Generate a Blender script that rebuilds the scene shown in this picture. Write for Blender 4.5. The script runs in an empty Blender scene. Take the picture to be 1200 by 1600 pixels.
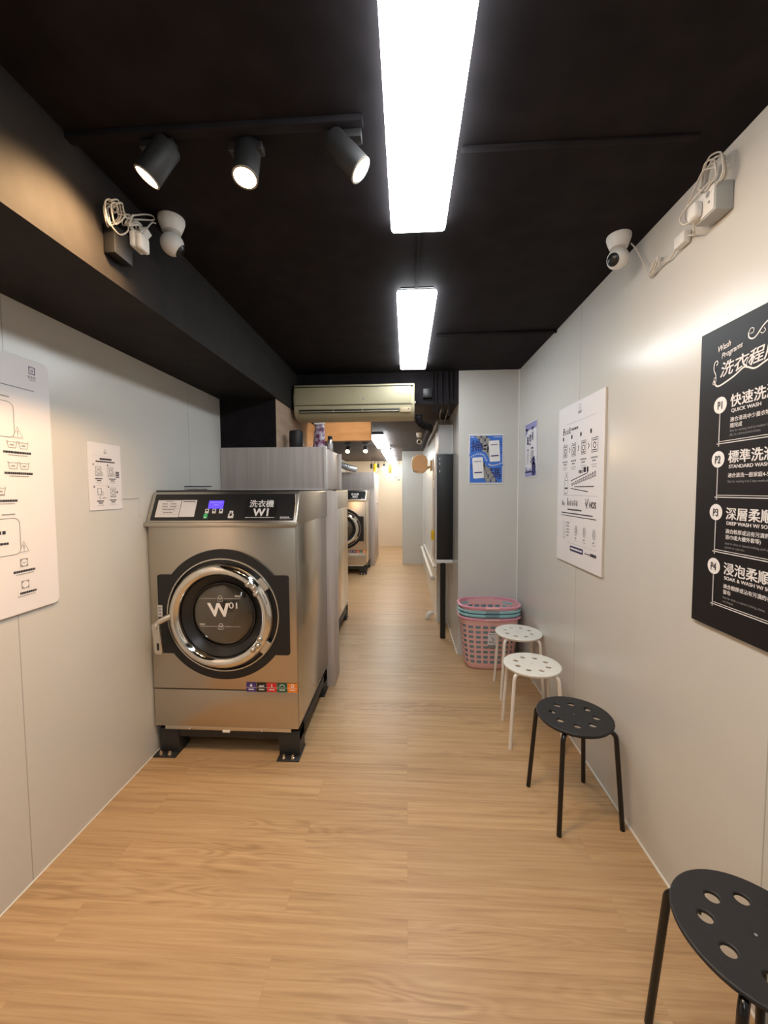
import bpy, bmesh, math, random
from mathutils import Vector, Matrix
random.seed(7)
S = bpy.context.scene
C = S.collection
PI = math.pi

# ------------------------------------------------------------------ camera
cam_data = bpy.data.cameras.new('camera')
cam_data.sensor_fit = 'HORIZONTAL'
cam_data.sensor_width = 36.0
cam_data.lens = 620.46 / 1200 * 36.0
cam_data.clip_start = 0.02
cam = bpy.data.objects.new('camera', cam_data)
C.objects.link(cam)
YAW, PIT, ROLL = .0572, .0552, .0055
cam.matrix_world = (Matrix.Translation((0, 0, 1.5)) @ Matrix.Rotation(YAW, 4, 'Z')
                    @ Matrix.Rotation(PI / 2 - PIT, 4, 'X') @ Matrix.Rotation(-ROLL, 4, 'Z'))
S.camera = cam

# ------------------------------------------------------------------ world, exposure
W = bpy.data.worlds.new('world')
S.world = W
W.use_nodes = True
W.node_tree.nodes['Background'].inputs[0].default_value = (.9, .92, 1, 1)
W.node_tree.nodes['Background'].inputs[1].default_value = 0.0
S.view_settings.view_transform = 'Standard'
S.view_settings.look = 'None'
S.view_settings.gamma = 1
S.view_settings.exposure = 0.68
S.cycles.use_denoising = True
S.cycles.max_bounces = 10
S.cycles.diffuse_bounces = 5
S.cycles.sample_clamp_indirect = 6.0
LAMP = 11.0            # emission of the ceiling light diffusers
LAMP_COL = (.91, .97, 1.0)
SPOT_W = 30.0         # watts of each warm track spot
SPOT_COL = (1.0, .62, .30)

# ------------------------------------------------------------------ materials
def mat(name, col, rough=.5, metal=0.0, spec=.5, emit=0, ecol=None, coat=0.0):
    m = bpy.data.materials.new(name)
    m.use_nodes = True
    b = m.node_tree.nodes['Principled BSDF']
    b.inputs['Base Color'].default_value = (*col, 1)
    b.inputs['Roughness'].default_value = rough
    b.inputs['Metallic'].default_value = metal
    b.inputs['Specular IOR Level'].default_value = spec
    b.inputs['Coat Weight'].default_value = coat
    if emit:
        b.inputs['Emission Color'].default_value = (*(ecol or col), 1)
        b.inputs['Emission Strength'].default_value = emit
    return m

def N(m, t, **k):
    n = m.node_tree.nodes.new(t)
    for a, v in k.items():
        setattr(n, a, v)
    return n

def L(m, a, b):
    m.node_tree.links.new(a, b)

def bsdf(m):
    return m.node_tree.nodes['Principled BSDF']

def coords(m, scale=(1, 1, 1), kind='Object'):
    tc = N(m, 'ShaderNodeTexCoord')
    mp = N(m, 'ShaderNodeMapping')
    mp.inputs['Scale'].default_value = scale
    L(m, tc.outputs[kind], mp.inputs[0])
    return mp.outputs[0]

def speckle(m, col, amount=.12, scale=(30, 30, 30), bump=0.0, detail=4, bscale=None):
    """vary the base colour with a noise and add a fine bump"""
    v = coords(m, scale)
    n = N(m, 'ShaderNodeTexNoise')
    n.inputs['Scale'].default_value = 1
    n.inputs['Detail'].default_value = detail
    L(m, v, n.inputs['Vector'])
    r = N(m, 'ShaderNodeValToRGB')
    r.color_ramp.elements[0].position = .3
    r.color_ramp.elements[1].position = .7
    r.color_ramp.elements[0].color = (*[c * (1 - amount) for c in col], 1)
    r.color_ramp.elements[1].color = (*[min(1, c * (1 + amount)) for c in col], 1)
    L(m, n.outputs['Fac'], r.inputs[0])
    L(m, r.outputs[0], bsdf(m).inputs['Base Color'])
    if bump:
        b = N(m, 'ShaderNodeBump')
        b.inputs['Strength'].default_value = bump
        b.inputs['Distance'].default_value = .002
        L(m, n.outputs['Fac'], b.inputs['Height'])
        L(m, b.outputs[0], bsdf(m).inputs['Normal'])
    return m

def wall_mat(name, seams, axis='Y'):
    col = (.635, .625, .59)
    m = mat(name, col, .24, spec=.5)
    tc = N(m, 'ShaderNodeTexCoord')
    sx = N(m, 'ShaderNodeSeparateXYZ')
    L(m, tc.outputs['Object'], sx.inputs[0])
    prev = None
    for s in seams:                      # panel joints: thin grooves at fixed places
        d = N(m, 'ShaderNodeMath', operation='COMPARE')
        L(m, sx.outputs[axis], d.inputs[0])
        d.inputs[1].default_value = s
        d.inputs[2].default_value = .0022
        if prev is None:
            prev = d.outputs[0]
        else:
            a = N(m, 'ShaderNodeMath', operation='MAXIMUM')
            L(m, prev, a.inputs[0]); L(m, d.outputs[0], a.inputs[1])
            prev = a.outputs[0]
    n = N(m, 'ShaderNodeTexNoise')
    n.inputs['Scale'].default_value = 2.2
    n.inputs['Detail'].default_value = 5
    L(m, tc.outputs['Object'], n.inputs['Vector'])
    r = N(m, 'ShaderNodeValToRGB')
    r.color_ramp.elements[0].color = (*[c * .965 for c in col], 1)
    r.color_ramp.elements[1].color = (*[c * 1.03 for c in col], 1)
    L(m, n.outputs['Fac'], r.inputs[0])
    out = r.outputs[0]
    n2 = N(m, 'ShaderNodeTexNoise')
    n2.inputs['Scale'].default_value = 3.5
    n2.inputs['Detail'].default_value = 2
    L(m, tc.outputs['Object'], n2.inputs['Vector'])
    b = N(m, 'ShaderNodeBump')
    b.inputs['Strength'].default_value = .12
    b.inputs['Distance'].default_value = .02
    L(m, n2.outputs['Fac'], b.inputs['Height'])
    L(m, b.outputs[0], bsdf(m).inputs['Normal'])
    if prev is not None:
        mx = N(m, 'ShaderNodeMix', data_type='RGBA')
        L(m, prev, mx.inputs['Factor'])
        L(m, out, mx.inputs['A'])
        mx.inputs['B'].default_value = (.42, .41, .385, 1)
        out = mx.outputs['Result']
    L(m, out, bsdf(m).inputs['Base Color'])
    return m

def floor_mat():
    m = mat('oak_vinyl_planks', (.6, .4, .22), .38, spec=.4)
    tc = N(m, 'ShaderNodeTexCoord')
    br = N(m, 'ShaderNodeTexBrick')
    br.offset = .37
    br.offset_frequency = 2
    br.inputs['Scale'].default_value = 1
    br.inputs['Mortar Size'].default_value = .0005
    br.inputs['Mortar Smooth'].default_value = .3
    br.inputs['Bias'].default_value = 0
    br.inputs['Brick Width'].default_value = 1.18
    br.inputs['Row Height'].default_value = .131
    br.inputs['Color1'].default_value = (0, 0, 0, 1)
    br.inputs['Color2'].default_value = (1, 1, 1, 1)
    br.inputs['Mortar'].default_value = (.5, .5, .5, 1)
    L(m, tc.outputs['Object'], br.inputs['Vector'])
    # every plank looks at its own piece of the grain
    sc = N(m, 'ShaderNodeVectorMath', operation='MULTIPLY')
    L(m, br.outputs['Color'], sc.inputs[0]); sc.inputs[1].default_value = (9, 5, 31)
    ad = N(m, 'ShaderNodeVectorMath', operation='ADD')
    L(m, tc.outputs['Object'], ad.inputs[0]); L(m, sc.outputs[0], ad.inputs[1])
    def stretched(s):
        mp = N(m, 'ShaderNodeMapping')
        mp.inputs['Scale'].default_value = s
        L(m, ad.outputs[0], mp.inputs[0])
        return mp.outputs[0]
    n1 = N(m, 'ShaderNodeTexNoise'); n1.inputs['Scale'].default_value = 1; n1.inputs['Detail'].default_value = 6
    n1.inputs['Roughness'].default_value = .62; n1.inputs['Distortion'].default_value = .6
    L(m, stretched((1.6, 46, 1)), n1.inputs['Vector'])
    # cathedral figure: contour lines of a slow noise
    n2 = N(m, 'ShaderNodeTexNoise'); n2.inputs['Scale'].default_value = 1; n2.inputs['Detail'].default_value = 1.5
    L(m, stretched((1.5, 12, 1)), n2.inputs['Vector'])
    mu = N(m, 'ShaderNodeMath', operation='MULTIPLY'); L(m, n2.outputs['Fac'], mu.inputs[0]); mu.inputs[1].default_value = 95
    si = N(m, 'ShaderNodeMath', operation='SINE'); L(m, mu.outputs[0], si.inputs[0])
    n3 = N(m, 'ShaderNodeTexNoise'); n3.inputs['Scale'].default_value = 1; n3.inputs['Detail'].default_value = 3
    L(m, stretched((1.1, 3.2, 1)), n3.inputs['Vector'])
    gate = N(m, 'ShaderNodeMapRange'); gate.inputs[1].default_value = .52; gate.inputs[2].default_value = .66
    L(m, n3.outputs['Fac'], gate.inputs[0])
    fig = N(m, 'ShaderNodeMath', operation='MULTIPLY'); L(m, si.outputs[0], fig.inputs[0]); L(m, gate.outputs[0], fig.inputs[1])
    fs = N(m, 'ShaderNodeMath', operation='MULTIPLY_ADD'); L(m, fig.outputs[0], fs.inputs[0]); fs.inputs[1].default_value = .10
    L(m, n1.outputs['Fac'], fs.inputs[2])
    r = N(m, 'ShaderNodeValToRGB')
    e = r.color_ramp.elements
    e[0].position = .24; e[0].color = (.34, .208, .102, 1)
    e[1].position = .74; e[1].color = (.59, .40, .222, 1)
    k = e.new(.47); k.color = (.485, .311, .162, 1)
    n4 = N(m, 'ShaderNodeTexNoise'); n4.inputs['Scale'].default_value = 1; n4.inputs['Detail'].default_value = 3
    L(m, stretched((5, 170, 1)), n4.inputs['Vector'])
    fn = N(m, 'ShaderNodeMath', operation='MULTIPLY_ADD'); L(m, n4.outputs['Fac'], fn.inputs[0]); fn.inputs[1].default_value = .22
    ft = N(m, 'ShaderNodeMath', operation='SUBTRACT'); L(m, fs.outputs[0], ft.inputs[0]); ft.inputs[1].default_value = .11
    L(m, ft.outputs[0], fn.inputs[2])
    L(m, fn.outputs[0], r.inputs[0])
    hv = N(m, 'ShaderNodeHueSaturation')
    mr = N(m, 'ShaderNodeMapRange'); mr.inputs[3].default_value = .95; mr.inputs[4].default_value = 1.07
    L(m, br.outputs['Color'], mr.inputs[0]); L(m, mr.outputs[0], hv.inputs['Value'])
    L(m, r.outputs[0], hv.inputs['Color'])
    mx = N(m, 'ShaderNodeMix', data_type='RGBA')
    L(m, br.outputs['Fac'], mx.inputs['Factor']); L(m, hv.outputs[0], mx.inputs['A'])
    mx.inputs['B'].default_value = (.40, .24, .115, 1)
    L(m, mx.outputs['Result'], bsdf(m).inputs['Base Color'])
    b = N(m, 'ShaderNodeBump'); b.inputs['Strength'].default_value = .12; b.inputs['Distance'].default_value = .003
    L(m, fs.outputs[0], b.inputs['Height']); L(m, b.outputs[0], bsdf(m).inputs['Normal'])
    return m

def wood_mat(name, c0, c1, scale=(22, 22, 1.2), rough=.5):
    m = mat(name, c1, rough, spec=.3)
    v = coords(m, scale)
    n = N(m, 'ShaderNodeTexNoise'); n.inputs['Scale'].default_value = 1; n.inputs['Detail'].default_value = 5
    n.inputs['Roughness'].default_value = .6
    L(m, v, n.inputs['Vector'])
    r = N(m, 'ShaderNodeValToRGB')
    r.color_ramp.elements[0].position = .3; r.color_ramp.elements[0].color = (*c0, 1)
    r.color_ramp.elements[1].position = .72; r.color_ramp.elements[1].color = (*c1, 1)
    L(m, n.outputs['Fac'], r.inputs[0]); L(m, r.outputs[0], bsdf(m).inputs['Base Color'])
    return m

def steel_mat(name, col, rough, stretch):
    m = mat(name, col, rough, metal=1)
    v = coords(m, stretch)
    n = N(m, 'ShaderNodeTexNoise'); n.inputs['Scale'].default_value = 1; n.inputs['Detail'].default_value = 4
    L(m, v, n.inputs['Vector'])
    mr = N(m, 'ShaderNodeMapRange'); mr.inputs[3].default_value = rough * .9; mr.inputs[4].default_value = rough * 1.12
    L(m, n.outputs['Fac'], mr.inputs[0]); L(m, mr.outputs[0], bsdf(m).inputs['Roughness'])
    b = N(m, 'ShaderNodeBump'); b.inputs['Strength'].default_value = .04; b.inputs['Distance'].default_value = .0004
    L(m, n.outputs['Fac'], b.inputs['Height']); L(m, b.outputs[0], bsdf(m).inputs['Normal'])
    return m

def glass_mat(name, tint=(.55, .55, .55)):
    m = bpy.data.materials.new(name); m.use_nodes = True
    nt = m.node_tree; nt.nodes.clear()
    o = nt.nodes.new('ShaderNodeOutputMaterial'); t = nt.nodes.new('ShaderNodeBsdfTransparent')
    g = nt.nodes.new('ShaderNodeBsdfGlossy'); g.inputs['Roughness'].default_value = .03
    t.inputs[0].default_value = (*tint, 1)
    f = nt.nodes.new('ShaderNodeFresnel'); f.inputs[0].default_value = 1.6
    x = nt.nodes.new('ShaderNodeMixShader')
    nt.links.new(f.outputs[0], x.inputs[0]); nt.links.new(t.outputs[0], x.inputs[1]); nt.links.new(g.outputs[0], x.inputs[2])
    nt.links.new(x.outputs[0], o.inputs[0])
    return m

M = {}
M['floor'] = floor_mat()
M['wall_r'] = wall_mat('grey_wall_panels', [2.352, 1.105, -.15])
M['wall_l'] = wall_mat('grey_wall_panels_left', [1.370, 2.575, .15])
M['wall'] = wall_mat('grey_wall_plain', [])
M['black_paint'] = speckle(mat('black_paint', (.0145, .0122, .0140), .75, spec=.12), (.0145, .0122, .0140), .25, (9, 9, 9), .12)
M['charcoal_paint'] = speckle(mat('charcoal_paint', (.021, .0185, .0175), .7, spec=.15), (.021, .0185, .0175), .2, (9, 9, 9), .1)
M['dark_ceiling'] = speckle(mat('dark_grey_ceiling', (.075, .06, .055), .7, spec=.2), (.075, .06, .055), .12, (4, 4, 4))
M['tan_panel'] = wood_mat('tan_board', (.28, .20, .145), (.40, .295, .215), (3, 3, 16), .7)
M['caulk'] = mat('white_caulk', (.8, .78, .73), .5)
M['cream_wall'] = mat('cream_wall', (.76, .64, .49), .5)
M['cabinet'] = wood_mat('pale_taupe_laminate', (.47, .405, .375), (.62, .55, .52))
M['cabinet_trim'] = mat('pale_edge_trim', (.72, .68, .66), .4)
M['steel'] = steel_mat('brushed_steel', (.56, .51, .44), .30, (3, 300, 300))
M['steel_side'] = steel_mat('brushed_steel_side', (.66, .62, .55), .2, (90, 2, 90))
M['chrome'] = mat('polished_chrome', (.78, .75, .70), .08, metal=1)
M['satin'] = mat('satin_steel', (.70, .67, .62), .3, metal=1)
M['drum'] = mat('drum_steel', (.06, .057, .054), .3, metal=1)
M['black_plastic'] = mat('black_plastic', (.011, .011, .0125), .42)
M['gasket'] = mat('black_rubber', (.012, .012, .013), .3)
M['plinth'] = speckle(mat('black_powder_coat', (.022, .023, .024), .5), (.022, .023, .024), .15, (60, 60, 60))
M['glass'] = glass_mat('door_glass')
M['white'] = mat('white_plastic', (.80, .79, .77), .4)
M['paper'] = mat('white_paper', (.78, .76, .78), .6, spec=.3)
M['board_white'] = mat('white_foam_board', (.80, .78, .80), .5, spec=.3)
M['board_edge'] = mat('board_edge', (.62, .55, .47), .6)
M['board_black'] = mat('black_board', (.010, .0095, .012), .42, spec=.4)
M['print_black'] = mat('black_print', (.03, .03, .04), .6)
M['print_navy'] = mat('navy_print', (.03, .03, .12), .6)
M['print_grey'] = mat('grey_print', (.30, .30, .31), .6)
M['print_mid'] = mat('light_grey_print', (.55, .54, .55), .6)
M['print_white'] = mat('white_print', (.86, .84, .84), .6)
M['blue'] = mat('blue_print', (.045, .17, .62), .5)
M['stone'] = mat('grey_pebble_print', (.32, .31, .31), .6)
M['lavender'] = mat('lavender_print', (.30, .30, .58), .5)
M['screen'] = mat('blue_screen', (.05, .03, .4), .2, emit=1.1, ecol=(.09, .05, .95))
M['led_green'] = mat('green_button', (.05, .55, .2), .4)
M['purple'] = mat('violet_sticker', (.055, .03, .22), .4)
M['red'] = mat('red_sticker', (.62, .03, .035), .4)
M['green'] = mat('green_sticker', (.02, .11, .06), .4)
M['orange'] = mat('orange_sticker', (.88, .24, .02), .4)
M['pink'] = mat('pink_plastic', (.85, .50, .49), .4)
M['pink_rim'] = mat('deep_pink_plastic', (.80, .35, .47), .35)
M['teal'] = mat('shaded_teal_plastic', (.20, .33, .38), .4)  # basket body: rim teal greyed and darkened, shade of the nested stack in the colour
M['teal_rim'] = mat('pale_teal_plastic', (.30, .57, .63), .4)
M['stool_white'] = mat('white_stool_plastic', (.82, .80, .74), .4)
M['stool_white_leg'] = mat('white_lacquer_tube', (.80, .74, .68), .3)
M['stool_black'] = speckle(mat('black_stool_plastic', (.0125, .0125, .0145), .5), (.0125, .0125, .0145), .12, (90, 90, 90), .25)
M['stool_black_leg'] = mat('black_lacquer_tube', (.006, .005, .0055), .22)
M['ac'] = speckle(mat('yellowed_ac_plastic', (.46, .41, .265), .5), (.46, .41, .265), .05, (6, 6, 6))
M['ac_dark'] = mat('dark_slot', (.012, .011, .010), .6)
M['ac_tan'] = mat('tan_label', (.42, .33, .2), .5)
M['diffuser'] = mat('lit_diffuser', (.9, .9, .9), .5, emit=LAMP, ecol=LAMP_COL)
M['lamp_body'] = mat('lamp_housing', (.05, .05, .05), .5)
M['spot_lens'] = mat('lit_warm_lens', (1, .8, .5), .5, emit=28, ecol=(1.0, .66, .34))
M['spot_body'] = mat('dark_grey_metal', (.022, .021, .021), .5)
M['spot_rim'] = mat('lamp_rim', (.35, .3, .25), .35)
M['wire'] = mat('white_cable', (.66, .62, .56), .4)
M['grey_box'] = mat('grey_box', (.42, .43, .42), .45)
M['pale_box'] = mat('pale_grey_panel', (.66, .67, .69), .4)
M['peach'] = mat('peach_plastic', (.82, .60, .41), .45)
M['cream_plastic'] = mat('cream_plastic', (.78, .68, .52), .45)
M['yellow'] = mat('yellow_plastic', (.85, .55, .02), .4)
M['amber'] = mat('amber_plastic', (.55, .27, .04), .4)
M['bulb'] = mat('lit_bulb', (1, .85, .6), .3, emit=6, ecol=(1, .72, .38))
M['duct'] = mat('silver_duct', (.45, .46, .47), .4, metal=.6)
M['pvc'] = mat('white_pvc', (.82, .80, .74), .35)
M['pouch'] = None
pm = mat('printed_pouch', (.3, .1, .18), .25)
v_ = coords(pm, (28, 28, 28))
vo = N(pm, 'ShaderNodeTexNoise'); vo.inputs['Scale'].default_value = 1; vo.inputs['Detail'].default_value = 3
L(pm, v_, vo.inputs['Vector'])
rr = N(pm, 'ShaderNodeValToRGB')
rr.color_ramp.elements[0].position = .4; rr.color_ramp.elements[0].color = (.13, .02, .07, 1)
rr.color_ramp.elements[1].position = .6; rr.color_ramp.elements[1].color = (.50, .45, .52, 1)
L(pm, vo.outputs['Fac'], rr.inputs[0]); L(pm, rr.outputs[0], bsdf(pm).inputs['Base Color'])
M['pouch'] = pm

# ------------------------------------------------------------------ object helpers
def origin(o):
    v = Vector((0, 0, 0))
    while o is not None:
        v += Vector(o.location)
        o = o.parent
    return v

def tag(o, label=None, cat=None, group=None, kind=None):
    if label: o['label'] = label
    if cat: o['category'] = cat
    if group: o['group'] = group
    if kind: o['kind'] = kind
    return o

def thing(name, loc, label, cat, group=None):
    o = bpy.data.objects.new(name, None)
    o.empty_display_size = .05
    C.objects.link(o)
    o.location = loc
    return tag(o, label, cat, group)

def circ(r, n=48, c=(0, 0), a0=0):
    return [(c[0] + r * math.cos(a0 + 2 * PI * i / n), c[1] + r * math.sin(a0 + 2 * PI * i / n)) for i in range(n)]

def rrect(x0, x1, y0, y1, r, n=6):
    out = []
    for cx, cy, a in ((x1 - r, y1 - r, 0), (x0 + r, y1 - r, PI / 2), (x0 + r, y0 + r, PI), (x1 - r, y0 + r, 1.5 * PI)):
        for i in range(n + 1):
            t = a + PI / 2 * i / n
            out.append((cx + r * math.cos(t), cy + r * math.sin(t)))
    return out

_text_cache = {}
def text_mesh(s, bold, res):
    k = (s, bold, res)
    if k not in _text_cache:
        cu = bpy.data.curves.new('t', 'FONT')
        cu.body = s; cu.resolution_u = res; cu.offset = bold
        o = bpy.data.objects.new('t', cu)
        C.objects.link(o)
        bpy.context.view_layer.update()
        me = o.to_mesh()
        vs = [v.co.copy() for v in me.vertices]
        fs = [tuple(p.vertices) for p in me.polygons]
        o.to_mesh_clear()
        bpy.data.objects.remove(o)
        bpy.data.curves.remove(cu)
        _text_cache[k] = (vs, fs)
    return _text_cache[k]

class MB:
    """collects shapes in world coordinates, then links them as ONE mesh object"""
    def __init__(self):
        self.bm = bmesh.new()
        self.mi = 0
    def m(self, i):
        self.mi = i
        return self
    def _fin(self, faces):
        for f in faces:
            f.material_index = self.mi
    def faces(self, vs, fs):
        bv = [self.bm.verts.new(v) for v in vs]
        out = []
        for f in fs:
            try:
                out.append(self.bm.faces.new([bv[i] for i in f]))
            except ValueError:
                pass
        self._fin(out)
        return out
    def hexm(self, p):
        self.hexa(p)
        return self
    def hexa(self, p):     # 8 corners: bottom 4 ccw, top 4 ccw
        return self.faces(p, [(3, 2, 1, 0), (4, 5, 6, 7), (0, 1, 5, 4), (1, 2, 6, 5), (2, 3, 7, 6), (3, 0, 4, 7)])
    def box(self, x0, x1, y0, y1, z0, z1, bev=0.0, seg=2):
        fs = self.hexa([(x0, y0, z0), (x1, y0, z0), (x1, y1, z0), (x0, y1, z0),
                        (x0, y0, z1), (x1, y0, z1), (x1, y1, z1), (x0, y1, z1)])
        if bev:
            es = list({e for f in fs for e in f.edges})
            r = bmesh.ops.bevel(self.bm, geom=es, offset=bev, segments=seg, profile=.5, affect='EDGES')
            self._fin(r['faces'])
        return self
    def tube(self, pts, r, seg=10, caps=True, closed=False):
        P = [Vector(p) for p in pts]
        rs = r if isinstance(r, (list, tuple)) else [r] * len(P)
        n = len(P)
        rings = []
        up = None
        for i in range(n):
            a = P[(i - 1) % n] if closed else P[max(0, i - 1)]
            b = P[(i + 1) % n] if closed else P[min(n - 1, i + 1)]
            t = (b - a).normalized()
            if up is None:
                up = Vector((0, 0, 1)) if abs(t.z) < .9 else Vector((1, 0, 0))
            u = (up - t * up.dot(t)).normalized()
            w = t.cross(u)
            up = u
            rings.append([self.bm.verts.new(P[i] + (u * math.cos(2 * PI * k / seg) + w * math.sin(2 * PI * k / seg)) * rs[i]) for k in range(seg)])
        fs = []
        for i in range(n if closed else n - 1):
            A, B = rings[i], rings[(i + 1) % n]
            for k in range(seg):
                fs.append(self.bm.faces.new((A[k], A[(k + 1) % seg], B[(k + 1) % seg], B[k])))
        if caps and not closed:
            fs.append(self.bm.faces.new(rings[0][::-1])); fs.append(self.bm.faces.new(rings[-1]))
        self._fin(fs)
        return self
    def lathe(self, prof, o, ax, seg=32, ref=None):
        """prof: (radius, height along ax)"""
        o = Vector(o); ax = Vector(ax).normalized()
        u = Vector(ref) if ref else (Vector((1, 0, 0)) if abs(ax.x) < .9 else Vector((0, 1, 0)))
        u = (u - ax * u.dot(ax)).normalized(); w = ax.cross(u)
        rings = []
        for r, h in prof:
            c = o + ax * h
            if r < 1e-6:
                rings.append([self.bm.verts.new(c)])
            else:
                rings.append([self.bm.verts.new(c + (u * math.cos(2 * PI * k / seg) + w * math.sin(2 * PI * k / seg)) * r) for k in range(seg)])
        fs = []
        for A, B in zip(rings, rings[1:]):
            for k in range(seg):
                q = (k + 1) % seg
                vs = [A[k % len(A)], A[q % len(A)], B[q % len(B)], B[k % len(B)]]
                vs2 = []
                for v in vs:
                    if v not in vs2: vs2.append(v)
                if len(vs2) > 2:
                    fs.append(self.bm.faces.new(vs2))
        self._fin(fs)
        return self
    def sphere(self, c, r, seg=20, sc=(1, 1, 1)):
        n = seg // 2
        prof = [(r * math.sin(PI * i / n), -r * math.cos(PI * i / n)) for i in range(n + 1)]
        before = set(self.bm.verts)
        self.lathe(prof, c, (0, 0, 1), seg)
        if sc != (1, 1, 1):
            for v in set(self.bm.verts) - before:
                v.co = Vector(c) + Vector([(v.co[i] - c[i]) * sc[i] for i in range(3)])
        return self
    def prism(self, outer, holes, pl, d0, d1, bev=0.0):
        """2-D outline with holes in plane pl, from normal offset d0 to d1"""
        cu = bpy.data.curves.new('p', 'CURVE')
        cu.dimensions = '2D'; cu.fill_mode = 'BOTH'
        cu.extrude = max(1e-5, abs(d1 - d0) / 2 - bev); cu.bevel_depth = bev; cu.bevel_resolution = 2
        cu.offset = -bev
        for lp in [outer] + list(holes):
            sp = cu.splines.new('POLY'); sp.points.add(len(lp) - 1); sp.use_cyclic_u = True
            for q, p in zip(sp.points, lp):
                q.co = (p[0], p[1], 0, 1)
        o = bpy.data.objects.new('p', cu); C.objects.link(o)
        bpy.context.view_layer.update()
        me = o.to_mesh()
        mid = (d0 + d1) / 2
        self.faces([pl.at(v.co.x, v.co.y, mid + v.co.z) for v in me.vertices], [tuple(p.vertices) for p in me.polygons])
        o.to_mesh_clear(); bpy.data.objects.remove(o); bpy.data.curves.remove(cu)
        return self
    # flat printing in a plane
    def poly(self, pl, pts, d=0.0):
        self.faces([pl.at(u, v, d) for u, v in pts], [tuple(range(len(pts)))])
        return self
    def rect(self, pl, u0, u1, v0, v1, d=0.0):
        return self.poly(pl, [(u0, v0), (u1, v0), (u1, v1), (u0, v1)], d)
    def disc(self, pl, u, v, r, d=0.0, n=28, ry=None):
        return self.poly(pl, [(u + r * math.cos(2 * PI * i / n), v + (ry or r) * math.sin(2 * PI * i / n)) for i in range(n)], d)
    def ribbon(self, pl, pts, w, d=0.0, closed=False):
        P = [Vector((p[0], p[1])) for p in pts]
        n = len(P)
        a, b = [], []
        for i in range(n):
            p0 = P[(i - 1) % n] if closed else P[max(0, i - 1)]
            p1 = P[(i + 1) % n] if closed else P[min(n - 1, i + 1)]
            t = (p1 - p0)
            t = t.normalized() if t.length > 1e-9 else Vector((1, 0))
            nn = Vector((-t.y, t.x)) * w / 2
            a.append(P[i] + nn); b.append(P[i] - nn)
        vs = [pl.at(p.x, p.y, d) for p in a] + [pl.at(p.x, p.y, d) for p in b]
        fs = [(i, n + i, n + (i + 1) % n, (i + 1) % n) for i in range(n if closed else n - 1)]
        self.faces(vs, fs)
        return self
    def ring(self, pl, u, v, r, w, d=0.0, n=28, ry=None):
        return self.ribbon(pl, [(u + r * math.cos(2 * PI * i / n), v + (ry or r) * math.sin(2 * PI * i / n)) for i in range(n)], w, d, True)
    def text(self, pl, s, u, v, size, d=0.0, bold=0.0, res=3, sx=1.0, shear=0.0, rot=0.0, align='L'):
        vs, fs = text_mesh(s, 0.0, res)
        if not vs: return self
        x0 = min(c.x for c in vs); x1 = max(c.x for c in vs)
        off = {'L': 0, 'C': -(x0 + x1) / 2, 'R': -x1}[align]
        cr, sr = math.cos(rot), math.sin(rot)
        k = bold * size * .9                   # heavier strokes: the same glyphs struck several times
        for lay, (dx, dy) in enumerate(((-k, -k * .6), (k, -k * .6), (k, k * .6), (-k, k * .6), (0, 0)) if bold else ((0, 0),)):
            out = []
            for c in vs:
                x = ((c.x + off) * sx + c.y * shear) * size + dx; y = c.y * size + dy
                out.append(pl.at(u + x * cr - y * sr, v + x * sr + y * cr, d + lay * .00012))
            self.faces(out, fs)
        return self
    def bars(self, pl, u0, u1, v, h, d=0.0, rnd=None, gap=.35):
        """a line of print too small to read"""
        u = u0
        while u < u1 - h * .4:
            w = min(h * (rnd.uniform(.55, 1.3) if rnd else .8), u1 - u)
            self.rect(pl, u, u + w, v, v + h, d)
            u += w + h * gap
        return self
    def build(self, name, mats, parent=None, smooth=35, kind=None):
        me = bpy.data.meshes.new(name)
        bmesh.ops.recalc_face_normals(self.bm, faces=self.bm.faces[:])
        off = origin(parent)
        for v in self.bm.verts:
            v.co -= off
        self.bm.to_mesh(me); self.bm.free()
        for q in (mats if isinstance(mats, (list, tuple)) else [mats]):
            me.materials.append(M[q] if isinstance(q, str) else q)
        if smooth:
            for p in me.polygons: p.use_smooth = True
            me.set_sharp_from_angle(angle=math.radians(smooth))
        o = bpy.data.objects.new(name, me)
        C.objects.link(o)
        if parent is not None: o.parent = parent
        if kind: o['kind'] = kind
        return o
    def flat(self, name, mats, parent, pl):
        """printing: keep every face turned to the viewer's side of the plane"""
        o = self.build(name, mats, parent, smooth=0)
        n = pl.n
        me = o.data
        bm = bmesh.new(); bm.from_mesh(me)
        bm.normal_update()
        bmesh.ops.reverse_faces(bm, faces=[f for f in bm.faces if f.normal.dot(n) < 0])
        bm.to_mesh(me); bm.free()
        return o

class Plane:
    def __init__(self, o, u, v):
        self.o = Vector(o); self.u = Vector(u).normalized(); self.v = Vector(v).normalized()
        self.n = self.u.cross(self.v)
    def at(self, a, b, d=0.0):
        return self.o + self.u * a + self.v * b + self.n * d

def copy_tree(o, parent=None):
    c = o.copy(); C.objects.link(c)
    if parent is not None: c.parent = parent
    for ch in list(o.children):
        copy_tree(ch, c)
    return c

def arc3(c, r, a0, a1, n, u, v):
    c, u, v = Vector(c), Vector(u), Vector(v)
    return [c + (u * math.cos(a0 + (a1 - a0) * i / n) + v * math.sin(a0 + (a1 - a0) * i / n)) * r for i in range(n + 1)]

def spline(pts, n=8):
    P = [Vector(p) for p in pts]
    out = []
    for i in range(len(P) - 1):
        p0, p1, p2, p3 = P[max(0, i - 1)], P[i], P[i + 1], P[min(len(P) - 1, i + 2)]
        for k in range(n):
            t = k / n
            out.append(.5 * ((2 * p1) + (p2 - p0) * t + (2 * p0 - 5 * p1 + 4 * p2 - p3) * t * t + (3 * p1 - p0 - 3 * p2 + p3) * t ** 3))
    out.append(P[-1])
    return out

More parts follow.
